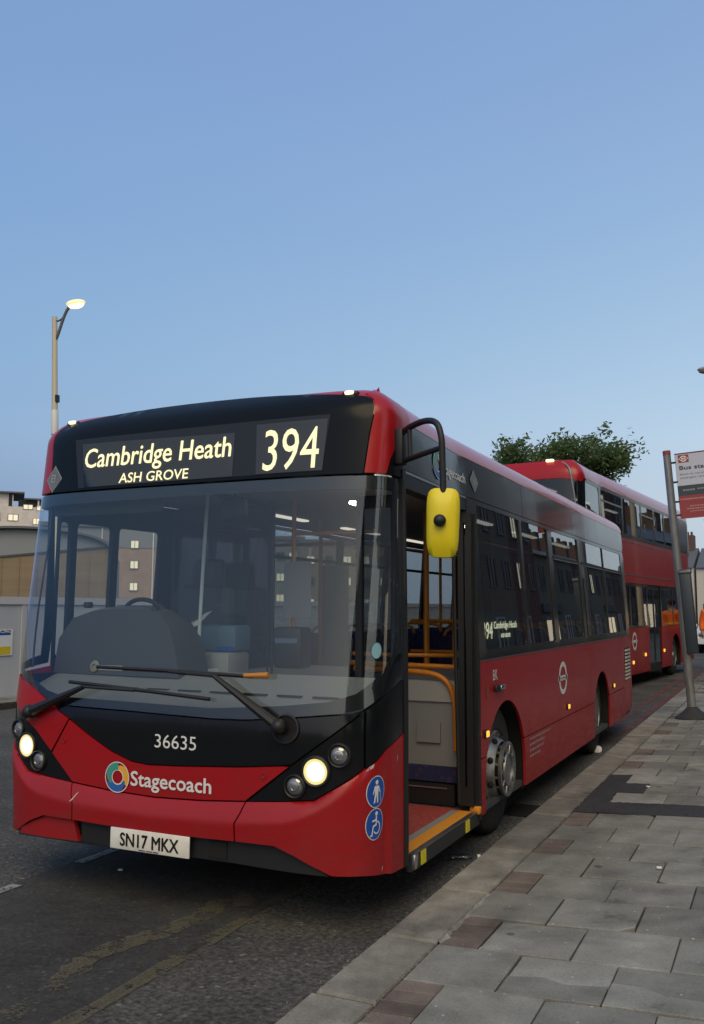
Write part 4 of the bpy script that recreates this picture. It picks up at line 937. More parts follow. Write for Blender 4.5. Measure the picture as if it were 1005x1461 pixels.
# pavement: bedding with kerb stones, slabs and setts laid on it
SL = .05
def pz(x): return .12 + max(0., x - .39) * SL
vs_ = []; fs_ = []
for y in ys: vs_ += [(kx(y) + .02, y, -.02), (kx(y) + .02, y, .095), (kx(y) + .27, y, .095), (kx(y) + 4.6, y, .095 + 4.3 * SL)]
for i in range(len(ys) - 1):
    for j in range(3): fs_.append((4 * i + j, 4 * i + j + 1, 4 * i + 5 + j, 4 * i + 4 + j))
q = MB(); q.add(vs_, fs_); pave = tag(q.build('pavement', M['joint'], None, None), kind='structure')
def stone_block(name, poly, m, parent, ztop, tilt=(0, 0), ch=.006, depth=.05):
    """flat stone with chamfered arrises, poly in (x, y), counter-clockwise"""
    c = Vector((sum(p[0] for p in poly) / len(poly), sum(p[1] for p in poly) / len(poly)))
    k = len(poly); vs_ = []
    def zz(x, y): return ztop(x, y) + (x - c.x) * tilt[0] + (y - c.y) * tilt[1]
    for p in poly: vs_.append((p[0], p[1], zz(*p) - depth))
    for p in poly: vs_.append((p[0], p[1], zz(*p) - ch * .8))
    for p in poly:
        d = (c - Vector(p)); d = d.normalized() * ch * 1.4; vs_.append((p[0] + d.x, p[1] + d.y, zz(p[0], p[1])))
    fs_ = [tuple(range(2 * k, 3 * k))]
    for i in range(k):
        j = (i + 1) % k; fs_ += [(i, j, k + j, k + i), (k + i, k + j, 2 * k + j, 2 * k + i)]
    q = MB(); q.add(vs_, fs_); return q.build(name, m, parent, None)
R2 = random.Random(11)
kj = [-3.2, -1.75, -.735, -.04, .74, 1.69, 2.72, 3.33, 4.50, 5.55, 6.45, 7.35, 8.3, 9.2, 10.1, 11.0, 11.9, 12.8, 13.7, 14.6, 15.5, 16.4]
for a, b_ in zip(kj, kj[1:]):
    j = R2.uniform(-.004, .004); g = .006 + R2.random() * .004
    stone_block('kerb_stone', [(.128 + j, a + g), (.385, a + g + R2.uniform(-.005, .02)), (.385, b_ - g + R2.uniform(0, .015)), (.128 + j + R2.uniform(-.006, .006), b_ - g)], M['kerb'], pave,
                lambda x, y: .12 + R2.uniform(0, .0), (R2.uniform(-.01, .01), R2.uniform(-.003, .003)), .012, .14)
# strip of broken mortar beside the kerb
vs_ = []; fs_ = []; k = 0
for i in range(26):
    y = -.05 + i * .030; w = .012 + .022 * abs(math.sin(i * .55)) * R2.uniform(.5, 1)
    vs_ += [(.387 - w * .2 + R2.uniform(-.004, .004), y, .113), (.392 + w * .4, y, .134 + R2.uniform(-.007, .007)), (.395 + w + R2.uniform(-.006, .006), y, .113)]
for i in range(25):
    for j in range(2): fs_.append((3 * i + j, 3 * i + j + 1, 3 * i + 4 + j, 3 * i + 3 + j))
q = MB(); q.add(vs_, fs_); q.build('loose_mortar', M['mortar'], pave, None)
row0, dy = -.06, .421
dark = []
for k in range(-5, 40):
    y0 = row0 + dy * k; y1 = y0 + dy
    A = (k % 2 == 0)
    xs = [.395] + ([.58] if A else []) + [(.58 if A else .379) + .405 * (j + 1) for j in range(10)]
    xmax = 1.95 + max(0, (2 - y0)) * .12 if y0 < 13 else 1.6
    for a, b_ in zip(xs, xs[1:]):
        if b_ > xmax + .4: break
        cxm = (a + b_) / 2
        if 7 <= k <= 10 and ((k == 7) or (k == 8 and cxm < .6) or (k == 9 and cxm < .80) or (k == 10 and cxm < .62)):
            dark.append((a, b_, y0, y1)); continue
        g = .0034
        if A and a < .4:
            t = R2.random()
            mm = M['sett'] if (k <= 6 or t < .6) else M['slab']
            if mm is M['sett']:
                for i in range(4):
                    ya = y0 + g + i * (dy - g) / 4; yb = y0 + (i + 1) * (dy - g) / 4
                    stone_block('brown_sett', [(a + g, ya), (b_ - g, ya), (b_ - g, yb - .004), (a + g, yb - .004)], mm, pave, lambda x, y: pz(x) + R2.uniform(-.001, .001), (SL * .0, 0), .004, .05)
                continue
        tl = (R2.uniform(-.011, .011), R2.uniform(-.010, .010)); up = R2.uniform(-.004, .004)
        ztop_ = lambda x, y, up=up: pz(x) + up
        jit = [R2.uniform(-.003, .003) for _ in range(4)]
        rect_ = [(a + g + jit[0], y0 + g), (b_ - g + jit[1], y0 + g + jit[2]), (b_ - g + jit[1], y1 - g), (a + g + jit[0], y1 - g + jit[3])]
        if R2.random() < .16:
            i_ = R2.randrange(4); p0 = rect_[i_]; pa = rect_[i_ - 1]; pb_ = rect_[(i_ + 1) % 4]; ca, cb_ = R2.uniform(.02, .07), R2.uniform(.02, .07)
            A_ = Vector(p0).lerp(Vector(pa), ca / (Vector(pa) - Vector(p0)).length); B_ = Vector(p0).lerp(Vector(pb_), cb_ / (Vector(pb_) - Vector(p0)).length)
            mid_ = A_.lerp(B_, R2.uniform(.35, .65)) + Vector((R2.uniform(-.006, .006), R2.uniform(-.006, .006)))
            rect_ = rect_[:i_] + [tuple(A_), tuple(mid_), tuple(B_)] + rect_[i_ + 1:]
        crack = {(0, 0): [(.0, .10), (.30, .24), (.5, .50), (.75, .74), (1.0, .86)], (-1, 1): [(0, .42), (.35, .50), (.6, .38), (1, .45)], (-1, 2): [(.0, .55), (.3, .52), (.55, .40), (1.0, .35)], (-2, 2): [(.0, .8), (.4, .55), (.7, .2), (1.0, .1)], (-1, 3): [(0, .7), (.5, .4), (1, .45)]}.get((k, int(round((a - .395) / .405))))
        if crack:
            lo_ = [(a + g + (b_ - a - 2 * g) * u, y0 + g + (dy - 2 * g) * v) for u, v in crack]
            rect_ = [(a + g, y0 + g), (b_ - g, y0 + g), (b_ - g, y1 - g), (a + g, y1 - g)]
            stone_block('paving_slab', [rect_[0], rect_[1]] + [(x, y - .0085 + R2.uniform(-.003, .003)) for x, y in lo_[::-1]], M['slab'], pave, ztop_, tl, .003)
            stone_block('paving_slab', [(x, y + .0075 + R2.uniform(-.003, .003)) for x, y in lo_] + [rect_[2], rect_[3]], M['slab'], pave, lambda x, y, up=up: pz(x) + up - .006, tl, .003)
        else:
            stone_block('paving_slab', rect_, M['slab'], pave, ztop_, tl, .005)
mb = MB()
for a, b_, y0, y1 in dark:
    lp = resample([(a - .006, y0 - .004), (b_ + .006, y0 - .004), (b_ + .006, y1 + .004), (a - .006, y1 + .004)], .035)
    lp = [(x + R2.gauss(0, .006), y + R2.gauss(0, .006)) for x, y in lp]; c = ((a + b_) / 2, (y0 + y1) / 2)
    mb.add([(c[0], c[1], pz(c[0]) + .004)] + [(x, y, pz(x) + .0015 + R2.uniform(0, .002)) for x, y in lp], [(0, i + 1, (i + 1) % len(lp) + 1) for i in range(len(lp))])
mb.build('tar_patch', M['tar'], pave, None)
# grit swept against the kerb and into the joints
vs_ = []; fs_ = []
for i in range(2600):
    t = R2.random()
    if t < .45: x, y, z = .11 - abs(R2.gauss(0, .07)), R2.uniform(-2.2, 9), .001
    elif t < .7: x = .392 + R2.gauss(0, .012); y = R2.uniform(-2, 8); z = .116
    else: x, y = .4 + R2.random() * 1.5, R2.uniform(-1.5, 6); z = pz(x) + .001
    s = R2.uniform(.0015, .0045) * (1.4 if t < .45 else 1)
    a = R2.uniform(0, 6.3); k = len(vs_)
    vs_ += [(x + s * math.cos(a + j * 2.094) * R2.uniform(.7, 1.3), y + s * math.sin(a + j * 2.094) * R2.uniform(.7, 1.3), z - .001) for j in range(3)] + [(x, y, z + s * 1.2)]
    fs_ += [(k, k + 1, k + 3), (k + 1, k + 2, k + 3), (k + 2, k, k + 3)]
q = MB(); q.add(vs_, fs_); tag(q.build('grit', mat('grit_stone', (.26, .24, .21), .9), None, None), kind='stuff')
# far end of the pavement, too far off to tell the slabs apart
m = stone('far_paving', (.13, .13, .128), (.19, .19, .186)); n, l, b = nodes(m)
br = n.new('ShaderNodeTexBrick'); br.inputs['Scale'].default_value = 2.4; br.inputs['Mortar Size'].default_value = .02; l.new(coords(n, l, 'Object'), br.inputs['Vector'])
old = b.inputs['Base Color'].links[0].from_socket; l.new(mixc(n, l, br.outputs['Fac'], old, (.05, .05, .048)), b.inputs['Base Color'])
vs_ = []; fs_ = []; yy = [16.4 + i * .7 for i in range(50)]
for y in yy: vs_ += [(kx(y), y, .0), (kx(y), y, .121), (kx(y) + 4.6, y, .125 + 4.3 * SL)]
for i in range(len(yy) - 1):
    for j in range(2): fs_.append((3 * i + j, 3 * i + j + 1, 3 * i + 4 + j, 3 * i + 3 + j))
q = MB(); q.add(vs_, fs_); q.build('far_paving', m, pave, None)
vs_ = []; fs_ = []; yy = [-14 + i * .7 for i in range(95)]
for y in yy: vs_ += [(kx(y) + 1.9 + (0.24 if y < 2 else 0), y, pz(2.0) - .004), (kx(y) + 5.2, y, pz(2.0) + .08)]
for i in range(len(yy) - 1): fs_.append((2 * i, 2 * i + 1, 2 * i + 3, 2 * i + 2))
q = MB(); q.add(vs_, fs_); q.build('back_paving', m, pave, None)
# the other side of the road
q = MB(); q.box(-10.3, -9.3, -14, 52, -.02, .10); fw = tag(q.build('far_footway', M['slab'], None, None), kind='structure')
st = MB().box(-9.46, -9.30, .004, .896, -.02, .112).mesh('kerb_stone', None); st.materials.append(M['kerb'])
for i in range(46): o = obj('kerb_stone', st, fw); o.location = (0, -4 + i * .9, 0)

# ================================================================== litter
bo = thing('plastic_bottle', (-.07, 1.71, .0), 'crushed clear plastic bottle lying in the gutter below the bus door', 'bottle', None, .5)
mpl = glass('clear_plastic', (.75, .80, .84), 1.45, .12)
q = MB(); q.lathe([(-.10, .008), (-.098, .028), (-.06, .032), (-.045, .024), (-.02, .031), (.03, .030), (.055, .020), (.075, .012), (.095, .011), (.096, .008)], 16)
q.v = [(x, y * (1 + .15 * math.sin(x * 60)), z * .62 + .024) for x, y, z in q.v]; q.build('bottle_body', mpl, bo)
q = MB(); q.lathe([(.092, .014), (.112, .014), (.113, .01)], 12, 'X', (0, 0, .024)); q.build('cap', M['white'], bo)
lt = MB(); rr = random.Random(3)
lt.rbox(Vector((0, 0, .03)), (.11, .09, .05), .03, Matrix.Rotation(.5, 3, 'X'))
lt.v = [(x + rr.uniform(-.01, .01), y + rr.uniform(-.01, .01), max(0.004, z + rr.uniform(-.01, .01))) for x, y, z in lt.v]
o = tag(lt.build('paper_scrap', M['paper'], None), 'crumpled white paper scrap in the gutter beside the rear wheel', 'litter'); o.location = (-.10, 6.60, 0)
for (x, y, lab) in ((.79, 4.0, 'tiny white scrap on the dark tar patch of the pavement'), (1.17, 1.48, 'tiny white scrap in the slab joint on the pavement'), (-1.9, .55, 'small pale scrap on the road beside the broken white line')):
    q = MB(); q.rbox(Vector((0, 0, .006)), (.03, .022, .010), .004); o = tag(q.build('litter_scrap', M['paper'], None), lab, 'litter'); o.location = (x, y, (pz(x) if x > 0 else .004)); o.rotation_euler = (0, 0, x * 3)

# ================================================================== bus stop post
PX, PY = .715, 9.29
post = thing('bus_stop_post', (PX, PY, pz(PX)), 'leaning grey steel post with a Bus stand sign and timetable case on the pavement', 'bus stop'); post.rotation_euler = (0, -.062, 0)
M['post'] = mat('post_grey', (.22, .23, .235), .38, .35); n, l, b = nodes(M['post']); l.new(ramp(n, l, noise(n, l, coords(n, l, 'Object', (4, 4, .6)), 5, 4), [(.3, (.15, .155, .16)), (.7, (.28, .29, .295))]), b.inputs[0])
q = MB(); q.lathe([(.02, .062), (.10, .06), (3.67, .052)], 24, 'Z'); q.build('post', M['post'], post)
q = MB(); q.lathe([(3.67, .054), (3.73, .054), (3.735, .02)], 24, 'Z'); q.build('post_cap', mat('red_cap', (.30, .05, .035), .5), post)
q = MB(); q.lathe([(.0, .24), (.02, .235), (.06, .18), (.10, .12), (.15, .075), (.16, .06)], 28, 'Z'); q.build('base', mat('base_grey', (.028, .028, .028), .7), post)
q = MB(); q.rbox(Vector((.085, -.02, 1.45)), (.15, .16, 1.14), .02); q.rbox(Vector((.085, -.02, 2.0)), (.165, .175, .07), .02); q.build('timetable_case', mat('case_slate', (.035, .05, .07), .45), post)
q = MB(); q.rbox(Vector((.085, -.02, 2.0)), (.168, .178, .06), .02); q.build('case_top', M['post'], post)
for z in (3.55, 3.27, 2.99, 2.80):
    q = MB(); q.box(.04, .115, -.015, .015, z - .012, z + .012); q.build('sign_clamp', M['rubber'], post, None)
q = MB(); q.box(.10, .62, -.012, .012, 2.745, 3.675); sp = q.build('sign_plate', mat('sign_back_grey', (.35, .36, .38), .5), post, None)
yS = -.0135; f_ = lambda d: (lambda x, z: Vector((x, yS - d, z)))
x0, x1 = .103, .617
flat_poly('sign_face', [rect(x0, x1, 3.21, 3.655)], f_(0), mat('sign_pale', (.52, .56, .66), .45), sp)
flat_poly('sign_band', [rect(x0, x1, 3.655, 3.673)], f_(0), mat('sign_maroon', (.16, .03, .04), .5), sp)
flat_poly('sign_band', [rect(x0, x1, 3.065, 3.21)], f_(0), mat('sign_slate', (.040, .052, .066), .5), sp)
flat_poly('sign_band', [rect(x0, x1, 2.747, 3.065)], f_(0), mat('sign_red', (.30, .045, .048), .5), sp)
sq = flat_poly('sign_roundel_square', [rect(.145, .285, 3.535, 3.645)], f_(.001), mat('sign_red_square', (.30, .03, .03), .5), sp)
flat_poly('sign_roundel', ring_poly(.215, 3.59, .030, .026, .048, .042) + [rect(.155, .275, 3.580, 3.600)], f_(.002), M['white'], sp)
text_obj('sign_lettering', 'Bus stand', f_(.002), .150, .590, 3.435, .058, mat('sign_ink', (.02, .025, .04), .5), sp, .02)
ink2 = mat('sign_ink_soft', (.16, .18, .24), .5)
text_obj('sign_lettering', 'Buses do not pick up', f_(.002), .152, .580, 3.358, .027, ink2, sp)
text_obj('sign_lettering', 'passengers here', f_(.002), .152, .470, 3.308, .027, ink2, sp)
def scribble(name, rows, m):
    pl = []
    for (xa, xb, z, h) in rows:
        x = xa
        while x < xb:
            d = R2.uniform(.012, .035); pl.append(rect(x, min(xb, x + d), z, z + h)); x += d + .007
    flat_poly(name, pl, f_(.002), m, sp)
scribble('sign_print', [(.17, .33, 3.130, .024), (.36, .52, 3.138, .020)], mat('sign_print_grey', (.24, .28, .31), .5))
scribble('sign_print', [(.125, .60, 3.005, .020), (.24, .60, 2.905, .016), (.20, .60, 2.868, .018), (.24, .58, 2.832, .016)], mat('sign_print_pink', (.46, .24, .24), .5))

# ================================================================== street lamps
M['lampon'] = emis('street_lamp_lit', (1.0, .82, .42), 2.6)
def lamp(loc, h, label, lit, az, lean=0., arm=.85, group='street lamps along the road'):
    t = thing('street_lamp', loc, label, 'street lamp', group); t.rotation_euler = (0, lean, az)
    q = MB(); q.tube([(0, 0, 0), (0, 0, 1.2), (0, 0, 1.25), (0, 0, h)], [.10, .10, .085, .060], 14); q.build('post', M['lamppost'], t)
    q = MB(); q.lathe([(h * .665, .085), (h * .73, .085), (h * .735, .06)], 14, 'Z'); q.build('post_collar', mat('collar_white', (.6, .6, .58), .5), t)
    q = MB(); q.box(.04, .10, -.05, .05, h * .755, h * .775); q.build('post_bracket', M['rubber'], t, None)
    q = MB(); q.tube(smooth_path([(.0, 0, h - .62), (.10, 0, h - .42), (.22, 0, h - .12), (.32, 0, h + .08), (.40, 0, h + .18)], 5), .035, 8)
    q.tube(smooth_path([(0, 0, h - .10), (.10, 0, h - .11), (.19, 0, h - .08), (.25, 0, h - .03)], 5), .022, 8); q.build('arm', mat('arm_grey', (.10, .10, .10), .5), t)
    q = MB()
    q.ball((.58, 0, h + .25), (.25, .13, .075), 20, 10); q.build('lamp_head', M['lamphaze'] if lit else mat('lamp_head_grey', (.35, .35, .34), .45), t)
    q = MB(); q.ball((.59, 0, h + .205), (.21, .10, .085), 20, 10); q.build('lamp_lens', M['lampon'] if lit else M['lampglass'], t)
    return t
M['lamphaze'] = emis('lamp_head_halo', (1.0, .80, .32), .95, (.5, .48, .4))  # dim yellow emission on the whole head stands in for the lamp's halo
M['lamppost'] = mat('lamp_post_cream', (.52, .46, .34), .5)
lamp((-12.93, 11.62, 0), 8.42, 'tall pale street lamp shining yellow above the front of the single deck bus', True, .12, -.046)
lamp((.92, 21.5, .12), 7.7, 'unlit street lamp whose head just shows at the right edge high in the sky', False, PI, 0)
lamp((-1.72, 60.5, 0), 7.35, 'distant street lamp head beside the lower edge of the Bus stand sign', False, PI, 0)

# ================================================================== hoarding and site sign
M['hoard'] = mat('hoarding_grey', (.30, .315, .33), .6); n, l, b = nodes(M['hoard']); f = noise(n, l, coords(n, l, 'Object', (1, 1, .25)), 2.0, 5); l.new(ramp(n, l, f, [(.3, (.44, .455, .47)), (.7, (.53, .54, .555))]), b.inputs[0])
hd = thing('hoarding', (-10.15, 0, .0), 'long grey site hoarding with a flat top rail across the road', 'hoarding')
pm = MB().box(-.03, .0, .012, 2.388, .03, 1.66).mesh('panel', None); pm.materials.append(M['hoard'])
rm = MB().box(-.04, .03, 0, 2.4, 1.66, 1.79).mesh('top_rail', None); rm.materials.append(mat('hoarding_rail', (.55, .55, .565), .55))
sm = MB().box(-.05, .02, -.05, .05, .0, 1.66).mesh('cover_strip', None); sm.materials.append(M['hoard'])
hb = MB().box(-.05, .02, 0, 2.4, .0, .05).mesh('base_rail', None); hb.materials.append(M['dgrey'])
for i in range(-4, 22):
    y = 7.86 + 2.4 * (i - 1)
    for nm, me in (('panel', pm), ('top_rail', rm), ('cover_strip', sm), ('base_rail', hb)):
        o = obj(nm, me, hd); o.location = (0, y, 0.001 * (i % 2) if nm == 'top_rail' else 0)
sg = thing('site_safety_sign', (-10.142, 7.30, .79), 'white and yellow site safety sign on the grey hoarding at the left edge', 'sign')
q = MB(); q.box(0, .012, -.62, .31, 0, .44); pl = q.build('sign_board', M['white'], sg, None)
fy = lambda d: (lambda y, z: Vector((.0125 + d, y, z)))
flat_poly('sign_band', [rect(-.60, .26, .345, .385)], fy(.001), M['signblue'], pl)
flat_poly('sign_band', [rect(-.60, .27, .015, .15)], fy(.001), mat('sign_yellow', (.66, .52, .02), .5), pl)
flat_poly('warning_triangle', [[(-.02, .165), (-.32, .165), (-.17, .33)]], fy(.001), M['ink'], pl)
flat_poly('warning_triangle_face', [[(-.06, .180), (-.28, .180), (-.17, .30)]], fy(.002), bpy.data.materials['sign_yellow'], pl)
text_obj('sign_lettering', 'CAUTION', fy(.002), .26, -.55, .395, .036, M['ink'], pl, .02)

# ================================================================== buildings
def bricks(name, c1, c2, scale=3.0, mortar=(.25, .23, .21)):
    m = mat(name, c1, .85, 0, .2); n, l, b = nodes(m); t = n.new('ShaderNodeTexBrick'); t.inputs['Scale'].default_value = scale
    t.inputs['Color1'].default_value = (*c1, 1); t.inputs['Color2'].default_value = (*c2, 1); t.inputs['Mortar'].default_value = (*mortar, 1); t.inputs['Mortar Size'].default_value = .012
    g = coords(n, l, 'Object'); sx = n.new('ShaderNodeSeparateXYZ'); l.new(g, sx.inputs[0]); cb = n.new('ShaderNodeCombineXYZ')
    ad = n.new('ShaderNodeMath'); ad.operation = 'ADD'; l.new(sx.outputs[0], ad.inputs[0]); l.new(sx.outputs[1], ad.inputs[1]); l.new(ad.outputs[0], cb.inputs[0]); l.new(sx.outputs[2], cb.inputs[1]); l.new(cb.outputs[0], t.inputs['Vector'])
    l.new(mixc(n, l, .7, t.outputs[0], ramp(n, l, noise(n, l, g, .6, 4), [(.3, .75), (.7, 1.1)]), 'MULTIPLY'), b.inputs[0]); return m
M['brownbrick'] = bricks('brown_brick', (.20, .165, .125), (.24, .195, .15))
M['pinkbrick'] = bricks('pink_brick', (.36, .25, .20), (.40, .29, .235))
M['olive'] = bricks('olive_render', (.24, .225, .19), (.27, .25, .21))
M['palewall'] = bricks('pale_clad_wall', (.60, .54, .51), (.66, .60, .56), 1.0, (.48, .43, .40))
M['slate'] = mat('slate_grey_roof', (.10, .105, .12), .6)
M['cladgrey'] = mat('grey_cladding', (.20, .215, .235), .55)
M['winlit'] = emis('lit_window', (1.0, .90, .62), .62, (.5, .45, .35))
M['windark'] = mat('dark_window', (.02, .023, .028), .35, 0, .25)
M['frame'] = mat('window_frame_grey', (.10, .11, .12), .5)
M['tan'] = mat('tan_sheet_wall', (.215, .160, .100), .7); n, l, b = nodes(M['tan'])
l.new(ramp(n, l, noise(n, l, coords(n, l, 'Object', (.15, .15, 2.2)), 1.2, 4), [(.3, (.18, .135, .085)), (.7, (.24, .18, .115))]), b.inputs[0])
def wpart(parent, name, c, w, h, d, m, frame=None, right=None):
    """a window w x h set at c on a wall whose along-direction is right; pane a little behind its frame"""
    r = Vector(right); nn = r.cross(Vector((0, 0, 1)))
    def bx(q, u0, u1, z0, z1, n0, n1):
        vs_ = [Vector(c) + r * u + Vector((0, 0, z)) + nn * k for k in (n0, n1) for z in (z0, z1) for u in (u0, u1)]
        q.add(vs_, [(0, 1, 3, 2), (4, 6, 7, 5), (0, 4, 5, 1), (2, 3, 7, 6), (0, 2, 6, 4), (1, 5, 7, 3)])
    t = max(.05, w * .06); q = MB()
    bx(q, -w / 2, w / 2, -h / 2, -h / 2 + t, -.05, .06); bx(q, -w / 2, w / 2, h / 2 - t, h / 2, -.05, .06)
    bx(q, -w / 2, -w / 2 + t, -h / 2 + t, h / 2 - t, -.05, .06); bx(q, w / 2 - t, w / 2, -h / 2 + t, h / 2 - t, -.05, .06); bx(q, -t / 2, t / 2, -h / 2 + t, h / 2 - t, -.04, .05)
    f = q.build(name, frame or M['frame'], parent, None)
    q = MB(); bx(q, -w / 2 + t, w / 2 - t, -h / 2 + t, h / 2 - t, -.02, .02); q.build('pane', m, f, None); return f
# workshop with an arched roof just behind the hoarding
D1 = Vector((math.sin(-.7946), math.cos(-.7946), 0)); R1 = Vector((D1.y, -D1.x, 0))
def at(px, py, dist):
    u_ = Vector((math.sin(YAW) * math.cos(PITCH), math.cos(YAW) * math.cos(PITCH), math.sin(PITCH))); r_ = Vector((math.cos(YAW), -math.sin(YAW), 0)); w_ = r_.cross(u_)
    return Vector((1.851, -4.051, 1.624)) + (u_ + r_ * ((px - 502.5) / 1284.8) - w_ * ((py - 730.5) / 1284.8)) * dist
ws_ = thing('workshop', (at(26, 855, 45).x, at(26, 855, 45).y, 0), 'tan workshop with a grey arched gable rising behind the hoarding on the left', 'workshop', None, .7946 - .12)
hw = 4.6; rise = 1.15; z0 = at(20, 778, 45).z - .55
ar = [(hw * math.cos(a), rise * math.sin(a)) for a in np.linspace(0, PI, 25)]
zc = at(28, 752, 45).z - rise
q = MB(); q.prism([(-hw, 0), (hw, 0), (hw, zc - .05)] + [(x * .98, zc + z * .92 - .05) for x, z in ar[1:-1]] + [(-hw, zc - .05)], 0, 14, 'Y'); q.build('roof_gable', M['cladgrey'], ws_, 30)
q = MB(); q.prism([(-hw + .02, 0), (hw - .02, 0), (hw - .02, zc + .25), (-hw + .02, zc - .75)], -.06, -.005, 'Y'); q.build('wall', M['tan'], ws_, None)
q = MB(); o_ = [(x * 1.0, zc + z) for x, z in ar]; i_ = [(x * .955, zc + z * .90) for x, z in ar]
for i in range(24): q.prism([o_[i], o_[i + 1], i_[i + 1], i_[i]], -.35, 14, 'Y')
q.build('roof', M['slate'], ws_, 30)
q = MB(); q.prism([(-hw, zc - .86), (hw, zc + .18), (hw, zc + .28), (-hw, zc - .76)], -.12, .02, 'Y'); q.build('fascia_board', mat('fascia_dark', (.05, .05, .06), .6), ws_, None)
for x in np.linspace(-4.2, 4.2, 11):
    q = MB(); q.box(x - .03, x + .03, -.10, -.062, 0, zc - .75 + (x + 4.6) * .108); q.build('wall_rib', M['tan'], ws_, None)
# pale flats far behind
fl = thing('apartment_block', (at(20, 860, 150).x, at(20, 860, 150).y, 0), 'pale top floors with lit yellow windows above the arched workshop roof', 'apartment block', None, .7946)
T_ = at(0, 704, 150).z; s_ = 150 / 1284.8
q = MB(); q.box(-16, 3.4, 0, 12, 0, T_ - 2.2); q.build('wall', M['palewall'], fl, None)
q = MB(); q.box(-16, -1.5, .4, 12, T_ - 2.19, T_); q.box(-.9, -.75, -.1, .2, T_ - 2.19, T_ - .3); q.box(3.15, 3.4, -.1, .2, T_ - 2.19, T_ - .9); q.box(.05, 3.4, 1.6, 12, T_ - 2.19, T_ - 1.0); q.build('penthouse', M['palewall'], fl, None)
q = MB(); q.box(-16.3, 1.0, -.6, 12, T_ + .005, T_ + .25); q.box(1.0, 3.9, -.4, 12, T_ - .95, T_ - .72); q.build('roof', M['slate'], fl, None)
q = MB(); q.box(-1.45, -.9, .5, .7, T_ - 2.18, T_ - .05); q.build('balcony_opening', M['windark'], fl, None)
q = MB(); q.box(.06, 3.15, 1.45, 1.58, T_ - 2.18, T_ - 1.05); q.build('balcony_opening', M['windark'], fl, None)
def px2(px, py): return ((px - 20) * s_ * 1.04, T_ - (py - 704) * s_)
for (px, py, w, h) in ((14.5, 739, 1.7, 1.2), (45, 743.5, 1.1, 1.1), (33.5, 723, 1.6, .9), (50, 724, 1.3, .9), (-8, 739, 1.6, 1.2), (-30, 739, 1.6, 1.2), (14, 765, 1.7, 1.2), (45, 768, 1.1, 1.1)):
    x, z = px2(px, py); wpart(fl, 'window', (x, -.02 if z < T_ - 2.2 else 1.4 if False else -.02, z), w, h, .1, M['winlit'], None, (1, 0, 0))
# flats seen through the cab
def block(name, pxa, pxb, pytop, dist, wall, label, band=None):
    c = at((pxa + pxb) / 2, 860, dist); ang = math.atan2(-(c.x - 1.85), c.y + 4.05); zt_ = at((pxa + pxb) / 2, pytop, dist).z; k = dist / 1284.8; w = (pxb - pxa) * k * 1.06
    t = thing(name, (c.x, c.y, 0), label, 'apartment block', None, ang)
    q = MB(); q.box(-w / 2, w / 2, 0, 11, 0, zt_); q.build('wall', wall, t, None)
    q = MB(); q.box(-w / 2 - .2, w / 2 + .2, -.4, 11, zt_, zt_ + .5); q.build('roof', M['slate'], t, None)
    if band: q = MB(); q.box(-w / 2 + .02, w / 2 - .02, -.08, -.005, zt_ - band * k, zt_); q.build('top_band', M['cladgrey'], t, None)
    return t, w, k, zt_
t, w, k, z_ = block('apartment_block', 60, 172, 752, 112, M['olive'], 'olive brown flats with lit windows seen through the cab window of the bus', 33)
ctr = 116
for px in (78, 119.5, 157):
    for py in (777, 806, 837): wpart(t, 'window', ((px - ctr) * k * 1.05, -.1, z_ - (py - 752) * k), 1.05 if px != 119.5 else 1.2, 1.0, .1, M['winlit'], None, (1, 0, 0))
q = MB(); q.tube([((141 - ctr) * k * 1.05, -.15, 0), ((141 - ctr) * k * 1.05, -.15, z_)], .07, 8); q.build('drainpipe', M['white'], t)
t, w, k, z_ = block('apartment_block', 172.5, 330, 748, 111, M['pinkbrick'], 'pink brick flats with small lit windows seen through the cab window of the bus', 35)
ctr = (172.5 + 330) / 2
for px in (195, 240, 285, 315):
    for py in (778, 807, 838): wpart(t, 'window', ((px - ctr) * k * 1.05, -.1, z_ - (py - 748) * k), 1.0, 1.0, .1, M['winlit'], None, (1, 0, 0))
q = MB(); q.tube([((219.5 - ctr) * k * 1.05, -.15, 0), ((219.5 - ctr) * k * 1.05, -.15, z_)], .07, 8); q.build('drainpipe', M['white'], t)
for i, (pa, pb, pt, dd, mm, lab) in enumerate(((335, 430, 770, 120, 'cladgrey', 'grey flats behind the offside saloon windows of the bus'), (432, 560, 775, 118, 'brownbrick', 'brown flats behind the rear saloon windows of the bus'))):
    t, w, k, z_ = block('apartment_block', pa, pb, pt, dd, M[mm], lab)
    for px in np.linspace(pa + 14, pb - 14, 5):
        for j in range(3): wpart(t, 'window', ((px - (pa + pb) / 2) * k * 1.05, -.1, z_ - 2.2 - 2.8 * j), 1.1, 1.1, .1, M['winlit' if (j + int(px)) % 3 else 'windark'], None, (1, 0, 0))

